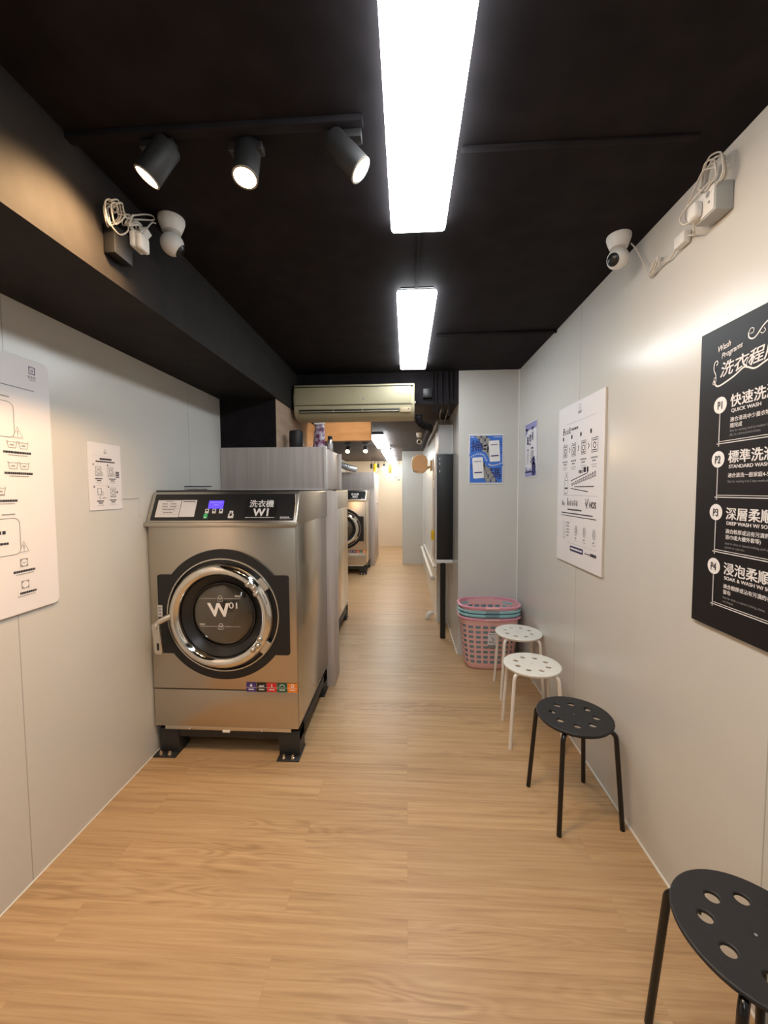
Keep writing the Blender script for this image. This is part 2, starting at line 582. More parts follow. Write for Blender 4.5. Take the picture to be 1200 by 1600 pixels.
# ------------------------------------------------------------------ the room
R, LW, H, SOF, H2 = .984, -1.44, 2.54, 2.206, 2.27
YF, YS, YC, YE = -2.2, 3.60, 3.57, 10.6      # front wall, ceiling step, pier, far end

def struct(mb, name, mats, smooth=0):
    return mb.build(name, mats, None, smooth, 'structure')

struct(MB().box(-1.72, R + .1, YF - .1, YE + .1, -.1, 0), 'floor', 'floor')
struct(MB().box(LW - .1, R + .1, YF - .1, YS, H, H + .1), 'ceiling', 'black_paint')
struct(MB().box(-1.72, R + .1, YS, YE + .1, H2, H2 + .37), 'ceiling_back', ['dark_ceiling'])
struct(MB().box(-.985, .46, YS - .012, YS, H2 - .012, H), 'ceiling_step', 'black_paint')
struct(MB().box(R, R + .1, YF - .1, YC + .1, 0, H), 'wall_right', 'wall_r')
struct(MB().box(LW - .1, LW, YF - .1, 3.03, 0, SOF), 'wall_left', 'wall_l')
struct(MB().box(-1.72, -1.62, 3.03, YE, 0, H), 'wall_left_passage', 'wall')
struct(MB().box(LW, R, YF - .1, YF, 0, H), 'wall_front', 'wall')
struct(MB().box(-1.72, R, YE, YE + .1, 0, H2), 'wall_back', 'cream_wall')
struct(MB().box(.46, R + .1, YC, 4.45, 0, H), 'wall_pier', 'wall')
struct(MB().box(.335, R, 4.45, 8.0, 0, H2), 'wall_passage', 'wall')
struct(MB().box(-.09, R, 8.0, YE, 0, H2), 'wall_corner', 'wall')
# bulkhead along the left wall and its drop
struct(MB().box(LW, -.985, YF, 3.03, SOF, H), 'ceiling_bulkhead', 'charcoal_paint')
mb = MB(); mb.box(LW, -1.0, 3.03, 4.5, 1.835, SOF)
mb.m(1)
for f in mb.bm.faces:
    f.normal_update()
    f.material_index = 1 if f.normal.x > .5 else 0
struct(mb, 'wall_drop', ['black_paint', 'tan_panel'])
struct(MB().box(LW, -.985, 3.03, 4.5, SOF, H), 'ceiling_bulkhead_end', 'charcoal_paint')
struct(MB().box(-1.62, -.40, 4.5, 4.62, 2.06, H2), 'ceiling_crossbeam', 'tan_panel')
# white sealant lines
struct(MB().tube([(R - .003, YC - .003, 0), (R - .003, YC - .003, H)], .006, 8), 'trim_1', 'caulk')
struct(MB().tube([(R - .002, YF, .003), (R - .002, YC, .003)], .0055, 8), 'baseboard_right', 'caulk')
struct(MB().tube([(LW + .001, YF, .002), (LW + .001, 3.0, .002)], .0035, 8), 'baseboard_left', 'caulk')
struct(MB().tube([(.334, 7.997, 0), (.334, 7.997, H2)], .010, 8), 'trim_2', 'caulk')
struct(MB().tube([(.457, YC + .01, .003), (.457, 4.45, .003)], .006, 8), 'baseboard_pier', 'caulk')
# small trunking on the left wall beside the washer
struct(MB().box(LW, LW + .004, 1.93, 2.07, 1.462, 1.478, .001).box(LW, LW + .004, 2.055, 2.07, 1.36, 1.462, .001), 'trim_3', 'wall')

# ------------------------------------------------------------------ ceiling lights
def lamp(x, y0, y1, zb, zt, label):
    t = thing('ceiling_light', (x, (y0 + y1) / 2, zb), label, 'ceiling light', 'long ceiling lights down the passage')
    w = .105
    MB().box(x - w * .72, x + w * .72, y0 + .01, y1 - .01, zb + .03, zt, .004).build('housing', 'lamp_body', t)
    pl = Plane((x, 0, zb), (1, 0, 0), (0, -1, 0))
    MB().box(x - w, x + w, y0, y1, zb, zb + .034, .014, 3).build('diffuser', 'diffuser', t)
    for yy in (y0, y1):
        MB().box(x - w * .8, x + w * .8, yy - .004, yy + .004, zb + .036, min(zt, zb + .045), .001).build('end_cap', 'spot_body', t)
    return t

lamp(.047, .345, 1.617, 2.50, H, 'nearest and largest long white ceiling light, cut off by the top of the photo')
lamp(.055, 2.11, 3.385, 2.50, H, 'long white ceiling light on the black ceiling just before the air conditioner')
lamp(-.385, 5.29, 6.81, 2.20, H2, 'nearest of the three white ceiling lights in the back passage, seen below the air conditioner')
lamp(-.36, 7.3, 9.05, 2.20, H2, 'middle of the three ceiling lights in the back passage')
lamp(-.365, 9.27, 10.5, 2.20, H2, 'farthest and smallest ceiling light, near the end wall')
lamp(.047, -1.42, -.15, 2.50, H, 'long white ceiling light behind the viewer, outside the photo')

# ------------------------------------------------------------------ warm spots
def spot(track, lens, d, label, group, power, size=.75, r=.037, ln=.115):
    """cylinder head whose lit face sits at lens"""
    b = Vector(lens)
    d = Vector(d).normalized()
    back = b - d * ln
    a = b - d * ln * .55
    t = thing('track_spotlight', a, label, 'spotlight', group)
    MB().lathe([(0, 0), (r * .9, 0), (r, .006), (r, ln - .004), (r * .97, ln)], back, d, 28).build('head', 'spot_body', t)
    MB().lathe([(r * .97, 0), (r * 1.0, .003), (r * .86, .004)], b - d * .001, d, 28).build('rim', 'spot_rim', t)
    MB().lathe([(0, .001), (r * .86, .001)], b, d, 28).build('lens', 'spot_lens', t)
    top = Vector((a.x, a.y, track))
    MB().tube([a, top], .008, 8).box(a.x - .05, a.x + .05, a.y - .016, a.y + .016, track - .022, track, .003).build('stem', 'spot_body', t)
    ld = bpy.data.lights.new('spot_light', 'SPOT')
    ld.energy = power; ld.color = SPOT_COL; ld.spot_size = math.radians(120); ld.spot_blend = size; ld.shadow_soft_size = .03
    lo = bpy.data.objects.new('spot_light', ld); C.objects.link(lo)
    lo.parent = t
    lo.location = b + d * .012 - a
    lo.rotation_euler = (-d).to_track_quat('Z', 'Y').to_euler()
    return t

tr = MB().box(-1.0, -.12, 1.15, 1.18, 2.522, H, .002).build('light_track', 'black_paint')
tag(tr, 'thin black track on the ceiling carrying the three front spotlights', 'light track')
g = 'three warm spotlights on the front track'
spot(2.52, (-.757, 1.175, 2.42), (-.50, -.12, -.80), 'left spotlight of the front track, aimed at the left wall', g, SPOT_W * 1.4)
spot(2.52, (-.472, 1.195, 2.42), (-.03, -.22, -.95), 'middle spotlight of the front track, facing the viewer', g, SPOT_W)
spot(2.52, (-.131, 1.19, 2.42), (.66, .05, -.66), 'right spotlight of the front track, aimed right with its dark barrel showing', g, SPOT_W * .6)
g = 'two warm spotlights in the back passage'
spot(H2, (-.95, 6.40, 2.125), (-.05, -.75, -.6), 'left warm spotlight glowing in the back passage over the cabinets', g, SPOT_W * .3)
spot(H2, (-.66, 6.40, 2.125), (.05, -.75, -.6), 'right warm spotlight glowing in the back passage next to the ceiling light', g, SPOT_W * .3)
g = 'warm spotlights hidden behind the air conditioner'
for i, x in enumerate((-.75, -.50)):
    spot(H2, (x, 3.80, 2.19), (0, .75, -.35), 'warm spotlight hidden behind the air conditioner', g, SPOT_W * .35, r=.025, ln=.06)

# ------------------------------------------------------------------ washing machines
def digits(mb, pl, s, u, v, size, d, **k):
    mb.text(pl, s, u, v, size, d, **k)

def make_washer(num, label, detail=True):
    x0, x1, yf, yb = -1.428, -.602, 2.105, 2.925
    xc = -1.008
    t = thing('washing_machine', (xc, yf + .4, 0), label, 'washing machine', 'front-loading washing machines along the left side')
    # body
    b = MB()
    b.box(x0, x1, yf, yb, .392, 1.315, .006)
    b.build('cabinet', 'steel', t)
    MB().box(x0, x1, yf + .001, yb, .172, .388, .006).build('lower_panel', 'steel', t)
    s = MB()
    s.box(x1, x1 + .003, yf + .012, yb - .01, .20, 1.48, .001)
    s.build('side_panel', 'steel_side', t)
    # sloped head
    hx0, hx1 = x0 - .005, x1 + .010
    ZB, ZT, YB_, YT = 1.312, 1.497, yf - .012, yf + .075
    h = MB()
    h.hexa([(hx0, YB_, ZB), (hx1, YB_, ZB), (hx1, yb, ZB), (hx0, yb, ZB),
            (hx0, YT, ZT), (hx1, YT, ZT), (hx1, yb, ZT), (hx0, yb, ZT)])
    bmesh.ops.bevel(h.bm, geom=h.bm.edges[:], offset=.005, segments=2, profile=.5, affect='EDGES')
    h.box(hx0 - .004, hx1 + .002, YB_ - .008, yf + .02, ZB - .006, ZB + .018, .004)
    head = h.build('control_head', 'steel', t)
    MB().box(hx0 + .005, hx1 - .005, YT + .01, yb - .01, ZT, ZT + .008, .003).build('top_plate', 'plinth', t)
    fl = math.hypot(YT - YB_, ZT - ZB)
    pl = Plane((hx0, YB_ - .001, ZB), (1, 0, 0), (0, YT - YB_, ZT - ZB))
    MB().prism(rrect(.022, hx1 - hx0 - .018, .030, fl - .018, .003), [], pl, .0005, .0035).build('control_panel', 'black_plastic', t)
    if detail:
        q = MB()
        q.rect(pl, .045, .178, .048, .150, .0042)
        q.build('instruction_sheet', 'paper', t, 0)
        q = MB()
        rnd = random.Random(3)
        q.bars(pl, .09, .135, .141, .004, .0046, rnd)
        for vv, a, c in ((.125, .075, .105), (.125, .12, .155), (.108, .075, .105), (.108, .12, .155), (.09, .08, .15), (.073, .085, .14)):
            q.bars(pl, a, c, vv, .005, .0046, rnd)
        for vv in (.118, .10, .083, .066):
            q.rect(pl, .07, .17, vv, vv + .0008, .0046)
        q.bars(pl, .052, .056, .07, .004, .0046)
        q.flat('sheet_print', 'print_black', t, pl)
        q = MB()
        q.rect(pl, .181, .268, .050, .151, .0042)
        q.build('payment_card', 'paper', t, 0)
        q = MB(); q.bars(pl, .190, .258, .139, .006, .0046, rnd); q.flat('card_heading', 'print_black', t, pl)
        # display and buttons
        MB().prism(rrect(.338, .422, .100, .146, .002), [], pl, .003, .0048).build('display', 'screen', t)
        q = MB(); q.bars(pl, .345, .414, .134, .004, .0052, rnd); q.bars(pl, .366, .395, .118, .004, .0052, rnd)
        q.flat('display_print', 'print_mid', t, pl)
        for uu in (.326, .366, .405):
            o = MB().prism(rrect(uu, uu + .020, .070, .097, .002), [], pl, .003, .006).build('button', 'white', t)
            MB().disc(pl, uu + .010, .087, .006, .0064).flat('button_mark', 'print_black', o, pl)
        o = MB().prism(rrect(.322, .343, .040, .067, .002), [], pl, .003, .006).build('start_button', 'led_green', t)
        o['label'] = 'green start button'
        MB().rect(pl, .327, .338, .044, .050, .0064).flat('button_mark', 'print_white', o, pl)
        o = MB().prism(rrect(.459, .489, .042, .068, .003) , [], pl, .003, .0055).build('card_reader_mark', 'white', t)
        o = MB().prism(rrect(.464, .484, .068, .085, .003), [], pl, .003, .0055).build('card_reader_mark', 'white', t)
        MB().disc(pl, .474, .062, .008, .006).disc(pl, .474, .076, .003, .006).flat('reader_symbol', 'print_black', o, pl)
    # number plate
    o = MB().prism(rrect(.548, .726, .037, .158, .001), [], pl, .003, .0042).build('number_plate', 'gasket', t)
    q = MB()
    q.text(pl, '洗衣機', .638, .110, .046, .0048, bold=.020, align='C')
    q.text(pl, num, .638, .055, .062, .0048, bold=.035, align='C')
    q.bars(pl, .556, .718, .044, .0028, .0048, random.Random(5), .2)
    q.flat('number_print', 'print_white', o, pl)
    q = MB(); q.bars(pl, .748, .802, .042, .009, .0042, random.Random(9), .12).rect(pl, .748, .815, .037, .039, .0042)
    q.flat('maker_mark', 'print_mid', t, pl)
    # door surround: round plate with square wings
    zc = .82
    fp = Plane((xc, yf, zc), (1, 0, 0), (0, 0, 1))
    Rr, wx, wz = .363, .368, .221
    out = []
    a = math.asin(wz / Rr)
    n = 40
    for i in range(n + 1):
        th = a + (PI - 2 * a) * i / n
        out.append((Rr * math.cos(th), Rr * math.sin(th)))
    out += [(-wx + .012, wz), (-wx + .003, wz - .003), (-wx, wz - .012), (-wx, -wz + .012), (-wx + .003, -wz + .003), (-wx + .012, -wz)]
    for i in range(n + 1):
        th = PI + a + (PI - 2 * a) * i / n
        out.append((Rr * math.cos(th), Rr * math.sin(th)))
    out += [(wx - .012, -wz), (wx - .003, -wz + .003), (wx, -wz + .012), (wx, wz - .012), (wx - .003, wz - .003), (wx - .012, wz)]
    sur = MB().prism(out, [circ(.312, 64)], fp, .001, .014, .003).build('door_surround', 'black_plastic', t)
    MB().lathe([(.308, .006), (.308, .021), (.314, .021), (.316, .012)], (xc, yf, zc), (0, -1, 0), 72).build('bright_ring', 'satin', sur)
    MB().lathe([(.31, -.018), (.24, -.012), (.20, -.006)], (xc, yf - .02, zc), (0, -1, 0), 64).build('gasket', 'gasket', t)
    # door: rounded chrome ring with a steep inner funnel
    prof = [(.222, -.01), (.226, .030), (.232, .044), (.240, .052), (.252, .058), (.266, .056), (.279, .046), (.286, .032), (.287, .012), (.284, -.004)]
    door = MB().lathe(prof, (xc, yf - .012, zc), (0, -1, 0), 96).build('door', 'chrome', t)
    MB().lathe([(.224, .020), (.205, .006), (.186, -.008), (.176, -.012)], (xc, yf - .012, zc), (0, -1, 0), 72).build('inner_funnel', 'gasket', door)
    gl = MB().lathe([(.178, -.012), (.172, -.002), (.150, .010), (.11, .020), (.06, .026), (0, .028)], (xc, yf - .012, zc), (0, -1, 0), 64).build('door_glass', 'glass', door)
    MB().lathe([(.172, -.010), (.173, -.003), (.180, -.002), (.183, -.010)], (xc, yf - .012, zc), (0, -1, 0), 72).build('glass_rim', 'drum', door)
    # drum behind the glass
    MB().lathe([(.215, .0), (.215, -.30), (.19, -.335), (.06, -.35), (.05, -.32), (0, -.31)], (xc, yf - .002, zc), (0, -1, 0), 48).build('drum', 'drum', t)
    # print on the glass
    gp = Plane((xc, yf - .043, zc), (1, 0, 0), (0, 0, 1))
    q = MB()
    q.text(gp, 'W', -.062, .002, .105, 0, bold=.03, sx=1.05, shear=-.10)
    q.ribbon(gp, [(.026, .0), (.046, .074)], .004)
    q.text(gp, '0' + num[1], .046, .046, .048, 0, bold=.006, sx=1.25)
    for vv in (.098, -.055):
        for k in range(38):
            uu = -.115 + .006 * k
            if abs(uu) > .022:
                q.rect(gp, uu, uu + .003, vv, vv + .0022)
        q.ribbon(gp, [(-.016, vv + .004), (-.012, vv - .014), (.012, vv - .014), (.016, vv + .004)], .002, 0, True)
        q.ring(gp, 0, vv + .008, .010, .0018, 0, 14)
    q.text(gp, 'MAX', .083, .108, .015, 0, bold=.01)
    q.text(gp, 'MIN', -.116, -.048, .015, 0, bold=.01)
    q.flat('glass_print', 'print_white', door, gp)
    # bolts and hinges
    for aa in (48, 40.5, 33, -26, -34, -42):
        th = math.radians(aa)
        rr_ = .250 if aa not in (40.5, -34) else .258
        c = (xc + rr_ * math.cos(th), yf - .070, zc + rr_ * math.sin(th))
        MB().lathe([(.0165, -.004), (.0165, .003), (.0145, .004)], c, (0, -1, 0), 18).sphere(c, .0135, 18, (1, 1, 1)).build('bolt', 'satin', door)
    for aa in (37, -35):
        th = math.radians(aa)
        c = Vector((xc + .297 * math.cos(th), yf - .030, zc + .297 * math.sin(th)))
        hp = Plane(c, (math.cos(th), 0, math.sin(th)), (-math.sin(th), 0, math.cos(th)))
        MB().prism(rrect(-.022, .012, -.036, .036, .004), [], hp, -.010, .010, .002).build('hinge', 'satin', t)
    # handle and latch on the left
    hd = MB()
    hd.tube(spline([(xc - .272, yf - .055, zc + .005), (xc - .315, yf - .085, zc - .018), (xc - .338, yf - .09, zc - .036)], 6), [.016] * 7 + [.013] * 6, 12)
    lp = Plane((xc - .335, yf - .088, zc - .045), (1, 0, 0), (0, 0, 1))
    lev = [(-.020, .014), (.020, .014), (.036, -.135), (.030, -.148), (-.002, -.148), (-.008, -.138)]
    hd.prism(lev, [], lp, -.006, .010, .004)
    hd.lathe([(0, .016), (.014, .016), (.018, .010), (.019, -.008)], (xc - .335, yf - .088, zc - .04), (0, -1, 0), 20)
    hnd = hd.build('door_handle', 'satin', door)
    MB().prism(rrect(.008, .020, -.125, -.085, .005), [], lp, .009, .0115).build('handle_slot', 'gasket', t)
    tp = Plane((xc - .356, yf - .0145, zc + .018), (1, 0, 0), (0, 0, 1))
    tg = MB().rect(tp, -.014, .014, -.032, .034, .001).flat('latch_tag', 'print_mid', t, tp)
    MB().bars(tp, -.008, .008, -.02, .006, .0016).bars(tp, -.008, .008, 0, .006, .0016).bars(tp, -.008, .008, .015, .006, .0016).flat('tag_print', 'print_black', t, tp)
    # programme stickers
    sp = Plane((-.892, yf - .0005, .385), (1, 0, 0), (0, 0, 1))
    for k, c in enumerate(('purple', 'gasket', 'red', 'green', 'orange')):
        u0 = k * .0582
        st = MB().prism(rrect(u0, u0 + .055, 0, .052, .001), [], sp, .001, .0018).build('programme_sticker', c, t)
        st['label'] = ['violet', 'black', 'red', 'green', 'orange'][k] + ' programme sticker'
        q = MB(); uc = u0 + .0275
        q.rect(sp, u0, u0 + .055, .0245, .0262, .0022)
        if k == 0: q.poly(sp, [(uc - .007, .031), (uc + .007, .031), (uc + .006, .038), (uc, .047), (uc - .006, .038)], .0022)
        if k == 1: q.poly(sp, [(uc - .017, .030), (uc + .014, .030), (uc + .016, .042), (uc + .009, .036), (uc - .006, .038), (uc - .015, .034)], .0022)
        if k == 2: q.rect(sp, uc - .0025, uc + .0025, .034, .047, .0022); q.disc(sp, uc, .033, .0045, .0022, 12)
        if k == 3: q.ribbon(sp, [(uc + .013 * math.cos(x), .032 + .012 * math.sin(x)) for x in [PI * i / 10 for i in range(11)]], .003, .0022)
        if k == 4: q.ring(sp, uc, .038, .008, .005, .0022, 14)
        q.bars(sp, u0 + .012, u0 + .043, .011, .006, .0022, random.Random(k), .15)
        q.flat('sticker_print', 'print_white', st, sp)
    # plinth
    pz = .150
    p = MB()
    for xa, xb in ((x0 + .012, x0 + .125), (x1 - .118, x1 - .002)):
        p.box(xa, xb, yf + .02, yf + .13, .008, pz, .003)
        p.box(xa, xb, yb - .14, yb - .02, .008, pz, .003)
    p.box(x0 + .012, x1 - .002, yf + .025, yf + .06, .098, pz, .003)
    p.box(x0 + .012, x1 - .002, yb - .05, yb - .02, .098, pz, .003)
    p.box(x1 - .045, x1 - .002, yf + .03, yb - .03, .085, pz, .003)
    p.box(x0 + .012, x0 + .05, yf + .03, yb - .03, .085, pz, .003)
    ph = p.build('plinth', 'plinth', t)
    MB().box(x0 + .055, x1 - .045, yf + .006, yf + .03, .151, .172, .002).build('drip_strip', 'satin', t)
    for uu in (x0 + .20, x1 - .21):
        MB().sphere((uu, yf + .004, .158), .007, 12).build('screw', 'chrome', t)
    MB().box(xc - .03, xc + .012, yf + .002, yf + .01, .142, .153, .001).build('clip', 'white', t)
    for xa, xb, ya, yb2 in ((x0 - .006, x0 + .126, yf - .022, yf + .135), (x1 - .122, x1 + .004, yf - .022, yf + .135), (x1 - .118, x1 + .004, yb - .15, yb)):
        MB().box(xa, xb, ya, yb2, 0, .008, .002).build('foot_plate', 'plinth', ph)
    for bx in (x0 + .035, x0 + .085, x1 - .085, x1 - .035):
        MB().lathe([(.013, 0), (.013, .010), (.009, .012), (.009, .024), (0, .027)], (bx, yf - .004, .008), (0, 0, 1), 12).build('foot_bolt', 'chrome', ph)
    return t

w1 = make_washer('W1', 'stainless front-loading washing machine at front left, showing W1')
def clone_washer(num, label, dx, dy):
    w = make_washer(num, label, False)
    w.location.x += dx; w.location.y += dy
    return w
w3 = clone_washer('W3', 'far stainless washing machine showing W3, half hidden behind the cabinets', -.118, 4.845)
w2 = clone_washer('W2', 'steel washing machine behind the near cabinet with only its side showing', -.095, 1.70)

# ------------------------------------------------------------------ laminate cabinets
def cabinet(name, x0, x1, xr, y0, y1, zt, label, post_y, door=False):
    t = thing(name, ((x0 + x1) / 2, y0, 0), label, 'cabinet', 'pale laminate cabinets around the washing machines')
    MB().box(x0, x1, y0 + .006, y1, 1.512, zt, .002).build('upper_box', 'cabinet', t)
    MB().box(x1 - .004, x1 + .022, y0, y0 + .022, 1.505, zt + .004, .003).build('corner_trim', 'cabinet_trim', t)
    MB().box(x1 - .004, x1 + .022, y1 - .025, y1, 1.505, zt + .004, .003).build('corner_trim', 'cabinet_trim', t)
    MB().box(x0, x1 + .006, y0, y0 + .02, 1.500, 1.512, .002).build('bottom_edge', 'cabinet_trim', t)
    MB().box(xr - .12, xr, post_y, post_y + .022, 0, 1.50, .002).build('front_post', 'cabinet', t)
    if not door:
        MB().box(xr - .020, xr, post_y + .024, post_y + .20, 0, 1.495, .002).build('side_post', 'cabinet', t)
        MB().box(xr - .024, xr - .002, post_y + .205, post_y + .23, 0, 1.49, .002).build('edge_trim', 'cabinet_trim', t)
        MB().box(x0, xr - .13, post_y + .022, post_y + .045, 0, 1.50, .002).build('back_panel', 'cabinet', t)
    else:
        d = MB().box(x1 - .02, x1 + .012, y0 + .026, y1 - .028, .02, zt - .01, .003).build('door', 'cabinet', t)
        MB().lathe([(.008, 0), (.008, .03), (.022, .034), (.026, .046), (.018, .056), (0, .058)], (x1 + .012, y0 + .35, 1.22), (1, 0, 0), 16).build('knob', 'chrome', d)
        MB().box(x0, x1 - .03, y0 + .03, y1, 0, 1.50, .002).build('body', 'cabinet', t)
    return t

cabinet('wall_cabinet', LW + .003, -.628, -.553, 3.005, 3.70, 1.832, 'pale grey-brown wood-grain cabinet box above and behind the nearest washer', 2.932)
cabinet('wall_cabinet', LW + .003, -.655, -.655, 7.79, 9.0, 1.852, 'far pale wood-grain cabinet with a white knob, around and above the far washer', 7.80, True)

# things on the near cabinet
o = thing('smart_speaker', (-.897, 3.22, 1.832), 'black cylindrical speaker standing on the near cabinet', 'speaker')
MB().lathe([(0, 0), (.052, 0), (.056, .006), (.057, .07), (.056, .146), (.050, .152), (0, .152)], (-.897, 3.22, 1.832), (0, 0, 1), 32).build('body', 'black_plastic', o)
MB().lathe([(.0575, .010), (.0575, .014)], (-.897, 3.22, 1.832), (0, 0, 1), 32).lathe([(.040, .1525), (.042, .1535), (.044, .1525)], (-.897, 3.22, 1.832), (0, 0, 1), 32).build('ring', 'spot_body', o)
# pouch
o = thing('refill_pouch', (-.70, 3.17, 1.832), 'crumpled purple and white plastic pouch on the near cabinet corner', 'pouch')
mb = MB()
rows = 14
rnd = random.Random(11)
rings = []
for i in range(rows + 1):
    f = i / rows
    hw = .048 * (1 - .18 * f) * (1 if i < rows - 1 else .8); hd = .032 * (1 - f) ** .6 + .004
    rings.append([(-.70 + hw * math.cos(a) + .010 * f + rnd.uniform(-.004, .004), 3.17 + hd * math.sin(a) + rnd.uniform(-.003, .003), 1.834 + .195 * f + rnd.uniform(-.003, .003) * (0 < i)) for a in [2 * PI * k / 18 for k in range(18)]])
vs = [p for r_ in rings for p in r_]
fs = [(i * 18 + k, i * 18 + (k + 1) % 18, (i + 1) * 18 + (k + 1) % 18, (i + 1) * 18 + k) for i in range(rows) for k in range(18)]
fs += [tuple(range(17, -1, -1)), tuple(rows * 18 + k for k in range(18))]
mb.faces(vs, fs); mb.build('bag', 'pouch', o, 60)
mb = MB()
mb.tube([(-.735, 3.17, 2.031), (-.65, 3.172, 2.033)], .007, 8); mb.build('top_seal', 'paper', o)
o = thing('spray_can', (-.643, 3.34, 1.832), 'slim silver can with a black cap behind the pouch on the cabinet', 'can')
MB().lathe([(0, 0), (.022, 0), (.023, .004), (.023, .085), (.019, .093)], (-.643, 3.34, 1.832), (0, 0, 1), 24).build('body', 'satin', o)
MB().lathe([(.0195, .090), (.0195, .118), (.016, .122), (0, .122)], (-.643, 3.34, 1.832), (0, 0, 1), 24).build('cap', 'black_plastic', o)
MB().lathe([(.0234, .02), (.0234, .06)], (-.643, 3.34, 1.832), (0, 0, 1), 24).build('can_label', 'print_mid', o)
# duct on the far cabinet
mb = MB()
path = spline([(-1.40, 7.45, 2.06), (-1.25, 7.50, 1.99), (-1.12, 7.60, 1.935), (-1.02, 7.82, 1.915)], 14)
mb.tube(path, [.058 + .006 * math.sin(i * 2.4) for i in range(len(path))], 18)
tag(mb.build('exhaust_duct', 'duct', None, 60), 'grey flexible duct lying over the far cabinet top', 'duct')

# thin steel hook on the left wall above the washer
mb = MB(); mb.tube([(LW + .004, 2.50, 1.53), (LW + .03, 2.52, 1.53), (LW + .03, 2.80, 1.532)], .004, 8).tube([(LW + .004, 2.74, 1.532), (LW + .03, 2.74, 1.532)], .003, 8)
tag(mb.build('wall_rod', 'print_black', None), 'thin dark metal rod on the left wall just above the nearest washer', 'rod')

# ------------------------------------------------------------------ air conditioner
t = thing('air_conditioner', (-.445, 3.40, 2.115), 'old yellowed split air conditioner hanging under the black ceiling step', 'air conditioner')
x0, x1 = -.965, .068
prof = [(3.587, 2.402), (3.45, 2.408), (3.418, 2.400), (3.400, 2.375), (3.392, 2.30), (3.394, 2.205), (3.402, 2.175), (3.425, 2.138), (3.47, 2.118), (3.587, 2.112)]
mb = MB()
vs = [(x0 + .012 * (i in (0, 1, 8, 9)) * 0, y, z) for i, (y, z) in enumerate(prof)] + [(x1, y, z) for y, z in prof]
n = len(prof)
mb.faces(vs, [tuple(range(n))] + [tuple(range(2 * n - 1, n - 1, -1))] + [(i, (i + 1) % n, n + (i + 1) % n, n + i) for i in range(n)])
bmesh.ops.bevel(mb.bm, geom=[e for e in mb.bm.edges if abs(e.verts[0].co.x - e.verts[1].co.x) < 1e-6], offset=.008, segments=2, profile=.5, affect='EDGES')
mb.build('casing', 'ac', t)
MB().box(x0 + .012, x1 - .03, 3.386, 3.40, 2.228, 2.372, .005).build('front_panel', 'ac', t)
MB().box(x0 + .01, x1 - .012, 3.390, 3.40, 2.220, 2.224, .001).build('panel_seam', 'ac_dark', t)
MB().box(x0 + .01, x1 - .012, 3.3865, 3.40, 2.3745, 2.378, .001).build('panel_seam', 'ac_dark', t)
MB().box(x0 + .045, x1 - .13, 3.392, 3.43, 2.160, 2.188, .003).build('air_outlet', 'ac_dark', t)
MB().hexm([(x0 + .05, 3.388, 2.165), (x1 - .135, 3.388, 2.165), (x1 - .135, 3.41, 2.171), (x0 + .05, 3.41, 2.171),
           (x0 + .05, 3.388, 2.171), (x1 - .135, 3.388, 2.171), (x1 - .135, 3.41, 2.178), (x0 + .05, 3.41, 2.178)]).build('louvre', 'ac', t)
for fx in (.33, .57):
    xx = x0 + fx * (x1 - x0)
    MB().box(xx, xx + .004, 3.389, 3.41, 2.162, 2.186).build('louvre_pin', 'ac', t)
MB().box(x1 - .122, x1 - .03, 3.388, 3.41, 2.155, 2.196, .003).build('indicator_panel', 'ac_tan', t)
MB().sphere((x1 - .05, 3.388, 2.183), .005, 10).build('indicator', 'print_black', t)
ap = Plane((x0, 3.386, 2.228), (1, 0, 0), (0, 0, 1))
q = MB(); q.disc(ap, .60, .045, .008, .0008, 12, .009); q.poly(ap, [(.715, .143), (.728, .143), (.722, .127)], .0008); q.disc(ap, .563, .030, .003, .0008, 8, .006)
q.flat('stain', 'print_grey', t, ap)
q = MB(); q.bars(ap, .42, .53, .128, .006, .0008, rnd).bars(ap, .04, .09, .008, .004, .0008, rnd); q.flat('faint_mark', 'ac_tan', t, ap)
MB().sphere((x1 + .003, 3.44, 2.245), .010, 10).build('side_screw', 'white', t)

# pipes and cables right of the air conditioner
mb = MB()
mb.tube(spline([(.108, 3.53, 2.16), (.112, 3.55, 2.10), (.16, 3.66, 2.08), (.22, 3.9, 2.10), (.245, 4.3, 2.13), (.25, 4.9, 2.17), (.26, 6.4, 2.20)], 8), [.030 + .004 * math.sin(i * 1.9) for i in range(49)], 12)
tag(mb.build('refrigerant_pipe', 'black_paint', None, 60), 'thick black wrapped pipe leaving the air conditioner to the right', 'pipe')
mb = MB()
for x, z0, z1 in ((.232, 2.20, 2.53), (.262, 2.17, 2.53), (.31, 2.19, 2.53), (.365, 2.16, 2.53), (.40, 2.22, 2.53)):
    tag(MB().tube([(x, 3.578, z1), (x, 3.578, (z0 + z1) / 2 + .05), (x + .005, 3.582, z0 + .1), (x + .02, 3.62, z0)], .009, 8).build('electric_conduit', 'black_paint', None, 60),
        'black conduit on the dark ceiling step between the air conditioner and the pier', 'conduit', 'black conduits beside the air conditioner')
mb.bm.free()
o = thing('junction_box', (.185, 3.58, 2.30), 'small black socket box on the dark wall right of the air conditioner', 'socket box')
MB().box(.145, .225, 3.555, 3.588, 2.31, 2.39, .004).build('box', 'spot_body', o)
MB().box(.150, .220, 3.551, 3.556, 2.315, 2.385, .003).build('cover', 'black_plastic', o)
MB().sphere((.158, 3.55, 2.372), .004, 8).build('screw', 'satin', o)
tag(MB().tube(spline([(.355, 4.05, 2.14), (.335, 4.0, 2.19), (.325, 3.92, 2.24), (.35, 3.8, 2.30), (.405, 3.7, 2.34), (.44, 3.66, 2.33)], 8), .0045, 8).build('grey_cable', 'grey_box', None, 60),
    'thin grey cable curving up from the white box beside the pier', 'cable')
